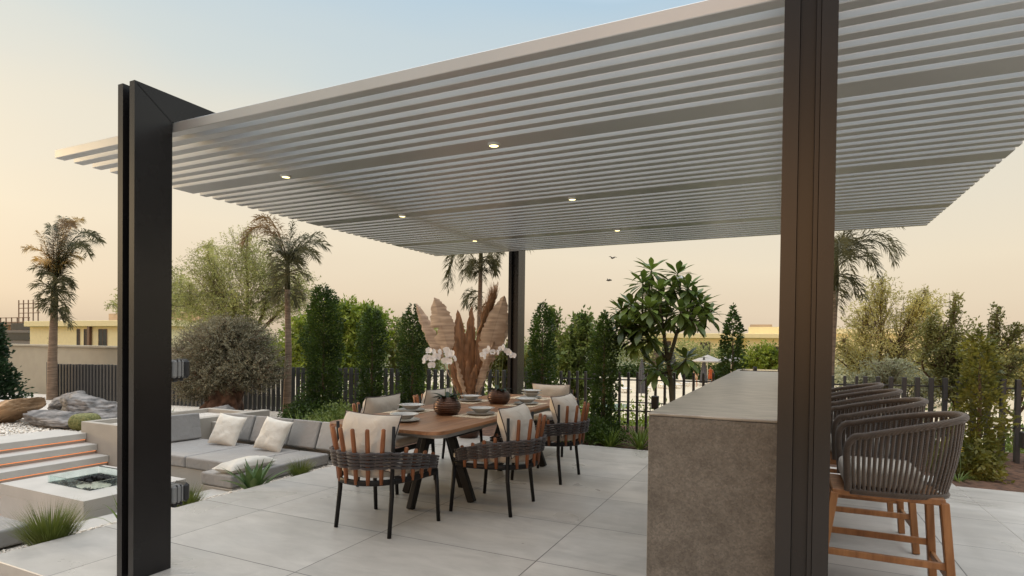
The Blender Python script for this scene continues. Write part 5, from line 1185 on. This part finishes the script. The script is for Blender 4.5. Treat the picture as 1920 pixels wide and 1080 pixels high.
def person(x, y, rz, lb, cloth, arm, dress=False):
    t = thing('person', lb, 'person', (x, y, GZ), rz)
    J = {'pel': (0, 0, .93, .13, .10), 'wai': (0, .01, 1.08, .115, .085), 'che': (0, 0, 1.30, .155, .10), 'nec': (0, -.01, 1.46, .055, .055), 'hea': (0, .01, 1.56, .075, .09), 'top': (0, .0, 1.68, .07, .085),
         'shl': (-.17, 0, 1.40, .05, .05), 'ell': (-.25, -.02, 1.13, .038, .038), 'wrl': (-.24, .08, .90, .025, .025), 'hal': (-.24, .11, .80, .022, .035),
         'shr': (.17, 0, 1.40, .05, .05), 'elr': (.26, .02, 1.14, .038, .038), 'wrr': (.18, .16, .98+arm, .025, .025), 'har': (.15, .2, 1.04+arm, .022, .035),
         'hil': (-.09, 0, .86, .085, .085), 'knl': (-.11, .02, .48, .055, .055), 'anl': (-.11, -.03, .09, .035, .035), 'fol': (-.12, .11, .035, .03, .03),
         'hir': (.09, 0, .86, .085, .085), 'knr': (.12, .06, .48, .055, .055), 'anr': (.13, .0, .09, .035, .035), 'for': (.14, .14, .035, .03, .03)}
    E_ = [('pel', 'wai'), ('wai', 'che'), ('che', 'nec'), ('nec', 'hea'), ('hea', 'top'), ('che', 'shl'), ('shl', 'ell'), ('ell', 'wrl'), ('wrl', 'hal'), ('che', 'shr'), ('shr', 'elr'), ('elr', 'wrr'), ('wrr', 'har'),
          ('pel', 'hil'), ('hil', 'knl'), ('knl', 'anl'), ('anl', 'fol'), ('pel', 'hir'), ('hir', 'knr'), ('knr', 'anr'), ('anr', 'for')]
    ks = list(J); me = bpy.data.meshes.new('body'); me.from_pydata([J[k][:3] for k in ks], [(ks.index(a_), ks.index(b_2)) for a_, b_2 in E_], [])
    o = bpy.data.objects.new('body', me); COL.objects.link(o); o.parent = t
    md = o.modifiers.new('skin', 'SKIN'); md.use_smooth_shade = True
    for i, k in enumerate(ks): me.skin_vertices[0].data[i].radius = J[k][3:]; me.skin_vertices[0].data[i].use_root = (i == 0)
    o.modifiers.new('sub', 'SUBSURF').levels = 1; me.materials.append(M['skin'])
    mb = MB(); mb.grid(lambda u, v: (.10*math.cos(2*PI*u)*math.sin(PI*v*.6+.02), .12*math.sin(2*PI*u)*math.sin(PI*v*.6+.02)-.025, 1.62+.125*math.cos(PI*v*.6)), 16, 8, cu=True); mb.obj('hair', M['hair'], t)
    mb = MB()
    if dress: mb.tube([(0, 0, .55), (0, 0, .85), (0, .005, 1.08), (0, 0, 1.28), (0, 0, 1.38)], [.20, .175, .14, .165, .15], 16, sq=.8)
    else:
        mb.tube([(0, 0, .74), (0, 0, .88), (0, 0, 1.0)], [.18, .175, .15], 16, sq=.8)
    mb.obj('dress' if dress else 'swim_shorts', M[cloth], t)
person(-6.95, 52, 2.6, 'person in tan swimwear walking between the fence pales and the bar edge', 'tan_c', 0)
person(-6.2, 56, 3.4, 'person in an orange dress standing beside the umbrella pole', 'orange', .1, True)
def bird(x, y, z, lb, rz):
    t = thing('bird', lb, 'bird', (x, y, z), rz); mb = MB(); mb.tube([(0, -.22, 0), (0, -.1, .01), (0, .05, .0), (0, .16, .02), (0, .22, .03)], [.02, .05, .06, .035, .01], 8)
    mb.obj('body', M['bird'], t)
    for s_ in (-1, 1):
        w_ = MB(); w_.tube([(0, .05, .02), (s_*.18, .04, .10), (s_*.36, -.04, .07)], [.035, .03, .008], 6); w_.obj('wing', M['bird'], t)
bird(-11.1, 40, 7.41, 'small dark bird in flight, upper of the two right of the back post', .9); bird(-11.35, 40, 5.85, 'small dark bird in flight, lower of the two right of the back post', 1.4)
